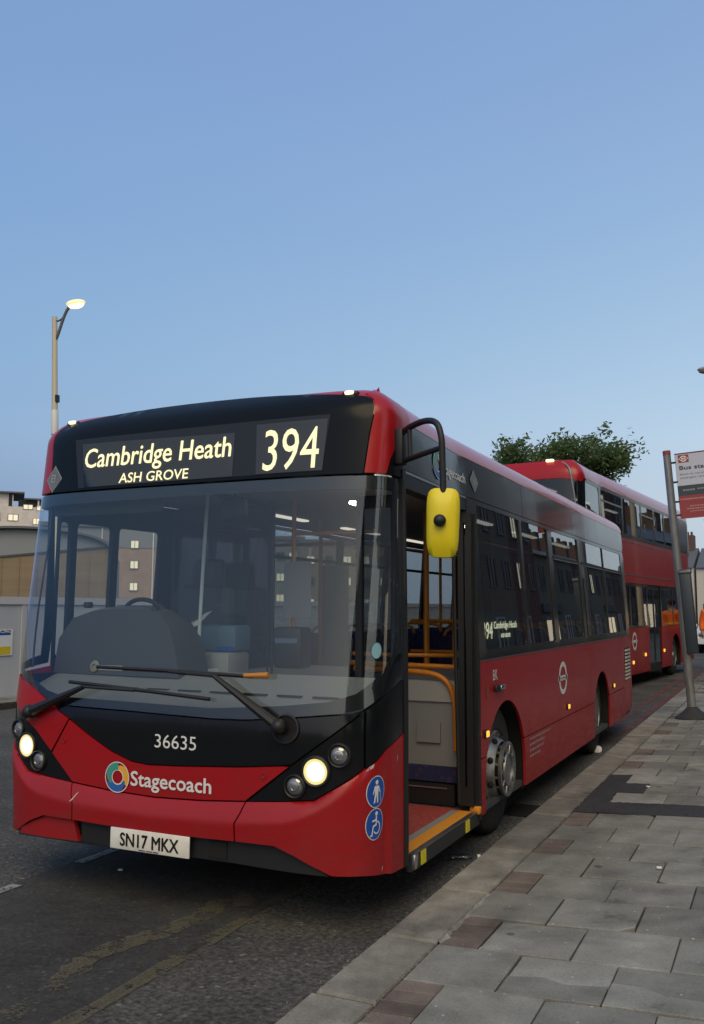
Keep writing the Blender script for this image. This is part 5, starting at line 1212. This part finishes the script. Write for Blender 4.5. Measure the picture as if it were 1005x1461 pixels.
# terraced houses: far up the street, and an unseen row on the near side, added and shaped for reflections
M['redbrick'] = bricks('red_brick', (.15, .065, .048), (.19, .085, .06))
M['sootbrick'] = bricks('sooty_brick', (.09, .055, .042), (.12, .07, .052))
M['stock'] = bricks('stock_brick', (.22, .17, .11), (.27, .20, .13))
M['whitewall'] = mat('white_render', (.55, .53, .50), .8)
M['shop'] = emis('shop_glow', (1.0, .82, .55), .9, (.4, .35, .3))  # lit shopfronts of the unseen row, put in for warm reflections
def house(loc, rot, wall, label, w=5.2, h=5.3, shop=False, lit=(0, 1), group='terraced houses along the street'):
    t = thing('terraced_house', loc, label, 'house', group, rot)
    q = MB(); q.box(-w / 2 + .004, w / 2 - .004, 0, 8, 0, h); q.build('wall', wall, t, None)
    q = MB(); q.prism([(-.25, h), (8.25, h), (4, h + 2.0)], -w / 2 + .002, w / 2 - .002, 'X'); rf = q.build('roof', M['slate'], t, None)
    q = MB(); q.box(w / 2 - 1.5, w / 2 - .35, 3.4, 4.6, h + 1.0, h + 3.2); ch = q.build('chimney', M['sootbrick'], t, None)
    for i in range(3):
        q = MB(); q.lathe([(h + 3.2, .12), (h + 3.55, .10), (h + 3.56, .05)], 10, 'Z', (w / 2 - 1.25 + i * .33, 4.0, 0)); q.build('chimney_pot', M['sootbrick'], ch)
    for j in range(max(1, int((h - 2.6) // 2.8))):
      for i, x in enumerate((-1.3, 1.3)): wpart(t, 'window', (x, -.02, h - 1.3 - 2.8 * j), 1.1, 1.5, .1, M['winlit'] if i in lit else M['windark'], M['frame'], (1, 0, 0))
    if shop:
        wpart(t, 'shop_window', (0.4, -.02, 1.35), 3.6, 2.0, .1, M['shop'], None, (1, 0, 0)); q = MB(); q.box(-w / 2 + .05, w / 2 - .05, -.15, -.003, 2.6, 3.1); q.build('shop_fascia', M['signblue'] if int(w * 10) % 2 else M['dgrey'], t, None)
    else: wpart(t, 'window', (1.0, -.02, 1.6), 1.4, 1.6, .1, M['winlit'] if 2 in lit else M['windark'], M['whitewall'], (1, 0, 0))
    q = MB(); q.box(-w / 2 + .5, -w / 2 + 1.4, -.05, -.004, 0, 2.1); q.build('door', mat('door_paint', (.03, .06, .05), .4), t, None)
    return t
for i, x in enumerate((-7.6, -2.2, 3.2, 8.6)):
    house((x, 82, 0), -.06, M['whitewall'] if i != 2 else M['stock'], ['dark roofed white house hidden behind the rear of the double deck bus', 'white rendered house with a chimney up the street past the double deck bus', 'stock brick house at the far end of the street beyond the frame edge', 'white house at the far end of the street outside the frame'][i], lit=(2,))
for i in range(20):
    if i in (2, 3): continue  # gap left so the front corner glass reflects open sky
    shop_ = i % 4 == 1
    house((10.5, -17 + i * 5.2, .2), -PI / 2, M['redbrick'] if i % 3 == 0 else M['stock'], ('%s brick terraced house %s a shopfront set out of view to be reflected in the buses' % ('tall' if i < 13 else 'low', 'with' if shop_ else 'without')), h=11.5 if i < 13 else 6.0, shop=shop_, lit=(1,) if i % 4 == 0 else ())
# ================================================================== double deck bus parked behind
B2 = thing('double_deck_bus', (-1.29, 11.95, 0), 'red double deck bus parked behind the single deck bus beside the kerb', 'bus', None, -.1)
K2 = Coach(1.25, 10.3, .45, 4.2, .08, 1.2, 4.2, .085, 2.2, 4.0, 4.34, .22)
S2 = K2.SC - .45
def side2(sg):
    f = (lambda p: p) if sg > 0 else mirror
    fw, rw = 2.55 + S2, 7.85 + S2
    pts = [(1.45, .30)]
    for cs in (fw, rw): pts += [(cs - .56, .27)] + [(cs + .56 * math.cos(PI - PI * i / 20), .46 + .56 * math.sin(PI - PI * i / 20)) for i in range(21)] + [(cs + .56, .27)]
    pts += [(K2.ST - .02, .34), (K2.ST - .02, 1.225), (1.45, 1.225)]
    if sg > 0:
        d0, d1 = 5.05 + S2, 6.32 + S2
        # split for the middle doors
        a = [(1.45, .30)] + [(fw - .56, .27)] + [(fw + .56 * math.cos(PI - PI * i / 20), .46 + .56 * math.sin(PI - PI * i / 20)) for i in range(21)] + [(fw + .56, .27), (d0, .27), (d0, 1.225), (1.45, 1.225)]
        b_ = [(d1, .27), (rw - .56, .27)] + [(rw + .56 * math.cos(PI - PI * i / 20), .46 + .56 * math.sin(PI - PI * i / 20)) for i in range(21)] + [(rw + .56, .27), (K2.ST - .02, .34), (K2.ST - .02, 1.225), (d1, 1.225)]
        patch(K2, 'side_panel', a, M['red'], B2, 0, .02, rs=.3, rz=.3); patch(K2, 'side_panel', b_, M['red'], B2, 0, .02, rs=.3, rz=.3)
        lw = [(2.0, 3.45), (3.56, 4.95), (6.42, 7.62), (7.74, 8.9)]
        patch(K2, 'door_surround', rect(d0, d1, .24, 2.16), M['rubber'], B2, -.02, .03, holes=[rrect(d0 + .08, (d0 + d1) / 2 - .04, .42, 2.05, .03), rrect((d0 + d1) / 2 + .04, d1 - .08, .42, 2.05, .03)], rs=.2, rz=.3)
        patch(K2, 'door_glass', rect(d0 + .06, d1 - .06, .40, 2.07), M['side'], B2, -.03, .002, rs=.3, rz=.4)
        patch(K2, 'lower_window_band', rect(1.45, d0, 1.23, 2.16), M['gloss'], B2, 0, .02, holes=[rrect(a_ + S2, b2 + S2, 1.27, 2.10, .03) for a_, b2 in lw[:2]], rs=.2, rz=.2)
        patch(K2, 'lower_window_band', rect(d1, 9.6 + S2, 1.23, 2.16), M['gloss'], B2, 0, .02, holes=[rrect(a_ + S2, b2 + S2, 1.27, 2.10, .03) for a_, b2 in lw[2:]], rs=.2, rz=.2)
    else:
        patch(K2, 'side_panel', mirror(pts), M['red'], B2, 0, .02, rs=.4, rz=.4)
        lw = [(.7, 1.6), (2.0, 3.45), (3.56, 4.95), (5.1, 6.4), (6.5, 7.62), (7.74, 8.9)]
        patch(K2, 'lower_window_band', mirror(rect(1.45, 9.6 + S2, 1.23, 2.16)), M['gloss'], B2, 0, .02, holes=[mirror(rrect(a_ + S2, b2 + S2, 1.27, 2.10, .03)) for a_, b2 in lw[1:]], rs=.3, rz=.3)
        lw = lw[1:]
    for a_, b2 in lw: patch(K2, 'lower_window', f(rrect(a_ + S2 - .01, b2 + S2 + .01, 1.26, 2.11, .03)), M['side'], B2, -.005, .002, rs=.3, rz=.3)
    patch(K2, 'middle_panel', f([(1.45, 2.165), (K2.ST - .02, 2.165), (K2.ST - .02, 3.10), (9.6 + S2, 3.10), (1.45, 3.10)]), M['red'], B2, 0, .02, rs=.3, rz=.2)
    for z in (2.33, 3.03): patch(K2, 'panel_moulding', f(rect(1.5, 9.5 + S2, z, z + .016)), M['silver'], B2, .006, .01, rs=.4, rz=.2)
    uw = [(.45, 1.50), (1.66, 3.17), (3.30, 4.80), (4.93, 6.02), (6.14, 7.1), (7.22, 8.6)]
    patch(K2, 'upper_window_band', f(rect(1.30, 9.7 + S2, 3.105, 3.985)), M['gloss'], B2, 0, .02, holes=[f(rrect(a_ + S2, b2 + S2, 3.19, 3.92, .05)) for a_, b2 in uw], rs=.2, rz=.2)
    for i, (a_, b2) in enumerate(uw):
        g = patch(K2, 'upper_window', f(rrect(a_ + S2 - .01, b2 + S2 + .01, 3.18, 3.93, .05)), M['side'], B2, -.005, .002, rs=.3, rz=.3)
        if i in (1, 3):
            patch(K2, 'hopper_bar', f(rect(a_ + S2, b2 + S2, 3.70, 3.735)), M['silver'], g, .006, .02, rs=.4, rz=.2)
side2(1); side2(-1)
patch(K2, 'upper_windscreen', [(-1.29, 2.98), (1.29, 2.98), (1.29, 3.90), (.9, 3.97), (-.9, 3.97), (-1.29, 3.90)], M['side'], B2, 0, .004, rs=.07, rz=.15)
patch(K2, 'front_dome', [(-1.30, 3.905), (-.9, 3.975), (.9, 3.975), (1.30, 3.905), (1.45, 3.99), (1.45, 4.33), (-1.45, 4.33), (-1.45, 3.99)], M['red'], B2, .003, .03, rs=.06, rz=.05)
patch(K2, 'front_band', rect(-1.45, 1.45, 2.2, 2.975), M['gloss'], B2, 0, .02, rs=.07, rz=.2)
patch(K2, 'lower_windscreen', rect(-1.45, 1.45, 1.0, 2.195), M['side'], B2, 0, .004, rs=.07, rz=.2)
patch(K2, 'front_panel', rect(-1.45, 1.45, .3, .995), M['red'], B2, 0, .03, rs=.07, rz=.2)
patch(K2, 'upper_corner_post', rect(1.20, 1.32, 2.98, 3.98), M['gloss'], B2, .004, .03, rs=.04, rz=.2)
patch(K2, 'upper_corner_post', rect(-1.32, -1.20, 2.98, 3.98), M['gloss'], B2, .004, .03, rs=.04, rz=.2)
per = [K2.ST * 2 * i / 160 - K2.ST for i in range(160)]; rings = [[K2.B(s, z) for s in per] for z in (3.988, 4.06, 4.14, 4.22, 4.28, 4.32)]
for (k, z) in ((.85, 4.345), (.5, 4.37), (.05, 4.38)): rings.append([Vector((-1.25 + (p.x + 1.25) * k, 5.15 + (p.y - 5.15) * (1 - (1 - k) * .27), z)) for p in rings[5]])
q = MB(); vs_ = [tuple(v) for r in rings for v in r]; fs_ = []
for i in range(len(rings) - 1):
    for j in range(160): fs_.append((i * 160 + j, i * 160 + (j + 1) % 160, (i + 1) * 160 + (j + 1) % 160, (i + 1) * 160 + j))
fs_.append(tuple((len(rings) - 1) * 160 + j for j in range(160))); q.add(vs_, fs_); q.build('roof', M['roofred'], B2, 50)
patch(K2, 'rear_quarter', [(9.7 + S2, 3.105), (K2.ST - .002, 3.105), (K2.ST - .002, 3.985), (9.7 + S2, 3.985)], M['gloss'], B2, 0, .02, rs=.06, rz=.2)
patch(K2, 'rear_quarter', [(9.6 + S2, 1.23), (K2.ST - .002, 1.23), (K2.ST - .002, 2.16), (9.6 + S2, 2.16)], M['red'], B2, 0, .02, rs=.06, rz=.2)
patch(K2, 'rear_panel', mirror([(9.6 + S2, .34), (K2.ST, .34), (K2.ST, 3.985), (9.6 + S2, 3.985)]), M['red'], B2, 0, .02, rs=.08, rz=.3)
patch(K2, 'tail_lamp', rect(K2.ST - 1.25, K2.ST - 1.12, 1.05, 1.75), M['tail'], B2, .012, .02, rs=.04, rz=.2)
q = MB(); q.tube(smooth_path([(-.06, .30, 3.0), (-.10, .20, 3.4), (-.16, .17, 3.9), (-.22, .20, 4.15), (-.40, .34, 4.30), (-.60, .55, 4.36)], 5), .016, 10); q.build('branch_deflector', mat('deflector_grey', (.25, .27, .29), .4, .3), B2)
q = MB(); q.box(-2.4, -.1, .4, 10.1, .28, .34); q.box(-2.42, -.08, .4, 10.1, 2.30, 2.42); q.build('floor', M['dgrey'], B2)
q = MB(); q.box(-2.40, -.12, .5, 10.0, 4.05, 4.09); ce = q.build('ceiling', M['ceil'], B2)
for y in (2.0, 4.4, 6.8):
    for z in (2.285, 4.03):
        q = MB(); q.box(-1.30, -1.2, y - .5, y + .5, z, z + .012); q.build('saloon_light', M['tube'], ce, None)
for cy in (2.55, 7.85):
    for xa, xb in ((-.025, -.62), (-2.475, -1.86)):
        prof = [(cy - .575, .22)] + [(cy + .575 * math.cos(PI - PI * i / 20), .46 + .575 * math.sin(PI - PI * i / 20)) for i in range(21)] + [(cy + .575, .22)]
        k = len(prof); q = MB(); q.add([(xa, y, z) for y, z in prof] + [(xb, y, z) for y, z in prof], [(i, i + 1, k + i + 1, k + i) for i in range(k - 1)] + [tuple(range(k, 2 * k))]); q.build('wheel_arch', M['dark'], B2)
_bus = BUS
BUS = B2
for x, y, g, fr in ((-.07, 2.55, 1, True), (-.08, 7.85, 1, False), (-2.43, 2.55, -1, True), (-2.42, 7.85, -1, False)): wheel(x, y, g, fr, .48)
for y in (1.6, 2.5, 3.4, 4.3, 6.8, 7.7, 8.6):
    for x in (-.60, -1.90):
        c = copy_tree(s0, B2); c.location = (x, y, 2.42); 
        if 2.0 < y < 4.9 or y > 6.7: c = copy_tree(s0, B2); c.location = (x, y, .34)
BUS = _bus
rd = flat_poly('roundel', ring_poly(3.70 + S2, .95, .13, .13, .19, .19) + [rect(3.47 + S2, 3.93 + S2, .92, .98)], K2.fn(.003), M['white'], B2)
for y, z in ((4.62, .64), (6.47, .66), (3.55, .30 + .22)):
    p = K2.P(y + S2, z, 0); q = MB(); q.rbox(p + Vector((.008, 0, 0)), (.02, .09, .07), .01); q.build('side_marker', M['amber'], B2)
q = MB(); p = K2.P(-.1, 4.33, 0)
for s in (.75, -.75):
    p = K2.P(s, 4.30, 0); q = MB(); q.rbox(p + Vector((0, .0, .03)), (.14, .10, .05), .015); q.build('marker_lamp', M['marker'], B2)

# ================================================================== tree beyond the buses
def tree(loc, label, cw, z0, z1, seed, trunk_r=.28, leaves=17000, leaf=.125):
    r = random.Random(seed); t = thing('tree', loc, label, 'tree')
    q = MB(); top = (z0 + z1) * .5
    q.tube(smooth_path([(0, 0, 0), (.05, .03, z0 * .5), (-.05, .05, z0), (.1, 0, top)], 4), [trunk_r * (1 - .6 * i / 12) for i in range(13)], 10)
    tips = []
    for i in range(26):
        a = r.uniform(0, 2 * PI); zb = r.uniform(z0 * .75, top); L = cw * r.uniform(.55, 1.0)
        tip = Vector((math.cos(a) * L, math.sin(a) * L * .8, min(z1 - .3, zb + r.uniform(.25, 1.0) * (z1 - zb)))); mid = tip * .5 + Vector((0, 0, zb * .5 + .2)); mid.z = zb + (tip.z - zb) * .6
        q.tube(smooth_path([(0, 0, zb), mid, tip], 3), [.10, .08, .07, .05, .04, .03, .015], 6); tips += [tip, mid.lerp(tip, .6), mid]
        for j in range(3):
            t2 = mid.lerp(tip, r.uniform(.3, 1)) + Vector((r.uniform(-1, 1), r.uniform(-1, 1), r.uniform(-.2, .9))) * cw * .22; q.tube([mid.lerp(tip, .5), t2], [.03, .01], 5); tips.append(t2)
    q.build('trunk', mat('bark', (.07, .055, .04), .9), t)
    vs_ = []; fs_ = []
    while len(fs_) < leaves:
        c = Vector(r.choice(tips)); cl = c + Vector((r.gauss(0, .30), r.gauss(0, .30), r.gauss(0, .24)))
        for _ in range(7):
            p = cl + Vector((r.gauss(0, .15), r.gauss(0, .15), r.gauss(0, .13)))
            d = Vector((r.gauss(0, 1), r.gauss(0, 1), r.gauss(0, .6))).normalized(); u = d.cross(Vector((r.gauss(0, 1), r.gauss(0, 1), r.gauss(0, 1)))).normalized(); s = leaf * r.uniform(.6, 1.25)
            k = len(vs_); vs_ += [tuple(p - d * s), tuple(p + u * s * .45), tuple(p + d * s), tuple(p - u * s * .45)]; fs_.append((k, k + 1, k + 2, k + 3))
    q = MB(); q.v = vs_; q.f = fs_; me = bpy.data.meshes.new('crown'); me.from_pydata(vs_, [], fs_); obj('crown', me, t, M['leaf']); return t
M['leaf'] = mat('leaf_green', (.05, .075, .025), .6); n, l, b = nodes(M['leaf']); f = noise(n, l, coords(n, l, 'Object'), 1.3, 3); l.new(ramp(n, l, f, [(.3, (.045, .075, .025)), (.7, (.13, .185, .065))]), b.inputs[0])
nt_ = M['leaf'].node_tree; tr_ = nt_.nodes.new('ShaderNodeBsdfTranslucent'); tr_.inputs[0].default_value = (.16, .24, .07, 1); mx_ = nt_.nodes.new('ShaderNodeMixShader'); mx_.inputs[0].default_value = .4
nt_.links.new(b.outputs[0], mx_.inputs[1]); nt_.links.new(tr_.outputs[0], mx_.inputs[2]); nt_.links.new(mx_.outputs[0], nt_.nodes['Material Output'].inputs['Surface'])
tree((-7.7, 40.5, 0), 'leafy green tree spreading above the roof of the double deck bus', 3.6, 6.0, 9.7, 5)

# ================================================================== white car and person at the right edge
car = thing('parked_car', (-.12, 31.5, .0), 'white car facing us past the rear of the double deck bus', 'car')
M['carwhite'] = mat('car_white', (.55, .56, .58), .25, 0, .5, .6)
def car_build(t):
    prof = [(0, .35), (.05, .62), (.22, .80), (1.05, .93), (1.75, 1.42), (2.2, 1.52), (3.3, 1.48), (3.95, 1.05), (4.2, .98), (4.25, .5), (4.2, .32)]
    n_ = 9; vs_ = []; fs_ = []
    for i in range(n_):
        u = -1 + 2 * i / (n_ - 1)
        for (y, z) in prof:
            w = .88 - max(0, z - .9) * .32; pull = .10 * abs(u) ** 3
            vs_.append((u * w, y + (pull if y < 1 else -pull if y > 3.8 else 0), z))
    k = len(prof)
    for i in range(n_ - 1):
        for j in range(k - 1): fs_.append((i * k + j, i * k + j + 1, (i + 1) * k + j + 1, (i + 1) * k + j))
    fs_ += [tuple(range(k)), tuple((n_ - 1) * k + j for j in range(k - 1, -1, -1))]
    q = MB(); q.add(vs_, fs_); q.build('body', M['carwhite'], t, 50)
    def yz(z): return 1.05 + (z - .93) / .49 * .70
    q = MB(); q.add([(-.74, yz(.98) - .012, .985), (.74, yz(.98) - .012, .985), (.66, yz(1.40) - .012, 1.405), (-.66, yz(1.40) - .012, 1.405)], [(0, 1, 2, 3)]); q.build('windscreen', M['windark'], t, None)
    for s in (-1, 1):
        q = MB(); q.add([(s * .876, 1.25, .98), (s * .876, 3.55, .98), (s * .745, 3.2, 1.40), (s * .745, 1.85, 1.40)], [(0, 1, 2, 3)]); q.build('side_window', M['windark'], t, None)
        q = MB(); q.ball((s * .62, .10, .70), (.17, .09, .085), 14, 8); q.build('headlight', M['lampglass'], t)
        q = MB(); q.ball((s * .76, .17, .58), (.07, .06, .05), 12, 8); q.build('indicator', M['amber'], t)
        q = MB(); q.rbox(Vector((s * .98, 1.30, 1.0)), (.18, .09, .13), .03); q.build('door_mirror', M['carwhite'], t)
        for y in (.85, 3.4):
            q = MB(); q.lathe([(-.11, .20), (-.10, .31), (-.05, .33), (.05, .33), (.10, .31), (.11, .20)], 26, 'X', (s * .78, y, .33)); wq = q.build('tyre', M['tyre'], t)
            q = MB(); q.lathe([(.0, .20), (.115 * s, .19), (.11 * s, .05)], 18, 'X', (s * .78, y, .33)); q.build('rim', M['silver'], wq)
    q = MB(); q.rbox(Vector((0, .015, .50)), (1.1, .05, .16), .02); q.build('grille', M['black'], t)
    q = MB(); q.box(-.26, .26, -.02, -.012, .42, .53); q.build('number_plate', M['plate'], t, None)
car_build(car)
pe = thing('person', (.20, 21.9, .13), 'person in an orange high visibility jacket standing on the kerb at the right edge', 'person', None, .2)
def skin_body(name, verts, edges, radii, m, parent, sub=2):
    me = bpy.data.meshes.new(name); me.from_pydata(verts, edges, []); o = obj(name, me, parent, m)
    md = o.modifiers.new('skin', 'SKIN'); md.use_smooth_shade = True
    for i, r in enumerate(radii): me.skin_vertices[0].data[i].radius = (r, r) if not hasattr(r, '__len__') else r
    me.skin_vertices[0].data[0].use_root = True
    sb = o.modifiers.new('sub', 'SUBSURF'); sb.levels = sub; sb.render_levels = sub
    dg = bpy.context.evaluated_depsgraph_get(); nm = bpy.data.meshes.new_from_object(o.evaluated_get(dg)); o.modifiers.clear(); o.data = nm
    if not nm.materials: nm.materials.append(m)
    return o
skinm = mat('skin', (.36, .21, .15), .6)
V = [(0, 0, .93), (0, .01, 1.12), (0, .01, 1.32), (0, 0, 1.46), (0, -.01, 1.55), (0, -.02, 1.66), (0, -.01, 1.74),
     (-.10, 0, .88), (-.11, -.02, .50), (-.11, .02, .09), (-.12, -.12, .04), (.10, 0, .88), (.11, .03, .50), (.12, .05, .09), (.13, -.09, .04),
     (-.19, 0, 1.42), (-.25, .02, 1.14), (-.26, -.06, .90), (-.26, -.09, .80), (.19, 0, 1.42), (.25, .02, 1.14), (.26, -.06, .90), (.26, -.09, .80)]
Ed = [(0, 1), (1, 2), (2, 3), (3, 4), (4, 5), (5, 6), (0, 7), (7, 8), (8, 9), (9, 10), (0, 11), (11, 12), (12, 13), (13, 14), (3, 15), (15, 16), (16, 17), (17, 18), (3, 19), (19, 20), (20, 21), (21, 22)]
Rr = [(.15, .11), (.15, .11), (.17, .12), (.12, .10), .055, .085, .06, .09, .065, .05, .04, .09, .065, .05, .04, .07, .05, .04, .035, .07, .05, .04, .035]
body = skin_body('body', V, Ed, Rr, skinm, pe)
def shell(name, idx, grow, m):
    ix = {j: k for k, j in enumerate(idx)}
    skin_body(name, [V[j] for j in idx], [(ix[a], ix[b_]) for a, b_ in Ed if a in ix and b_ in ix], [((Rr[j][0] + grow, Rr[j][1] + grow) if hasattr(Rr[j], '__len__') else Rr[j] + grow) for j in idx], m, pe)
hv = mat('hi_vis_orange', (.85, .16, .02), .7); hv.node_tree.nodes['Principled BSDF'].inputs['Emission Color'].default_value = (1, .2, .02, 1)
shell('jacket', [0, 1, 2, 3, 15, 16, 17, 19, 20, 21], .035, hv)
shell('trousers', [0, 7, 8, 9, 11, 12, 13], .022, mat('navy_cloth', (.02, .022, .04), .85))
q = MB(); q.lathe([(1.10, .215), (1.15, .218)], 24, 'Z'); q.v = [(x, y * .78 + .01, z) for x, y, z in q.v]; q.build('reflective_band', mat('hi_vis_yellow', (.75, .70, .08), .5), pe)
q = MB(); q.ball((0, -.01, 1.70), (.105, .115, .10), 16, 10); q.build('hair', mat('dark_hair', (.02, .015, .012), .8), pe)
for s in (-1, 1):
    for k in range(4):
        q = MB(); x = s * (.26 + (k - 1.5) * .006); y = -.09 + (k - 1.5) * .022; L = (.075, .085, .08, .065)[k]
        q.tube([(x, y, .79), (x, y - .005, .79 - L * .6), (x - s * .008, y - .02, .79 - L)], [.010, .009, .006], 6); q.build('finger', skinm, body)
    q = MB(); q.tube([(s * .25, -.12, .83), (s * .24, -.15, .79), (s * .24, -.155, .765)], [.012, .010, .007], 6); q.build('thumb', skinm, body)
    q = MB(); q.rbox(Vector((s * .12, -.10 if s < 0 else -.07, .045)), (.10, .27, .09), .035); q.build('shoe', M['black'], pe)
q = MB(); q.ball((0, -.115, 1.645), (.014, .022, .022), 8, 6); q.build('nose', skinm, body)
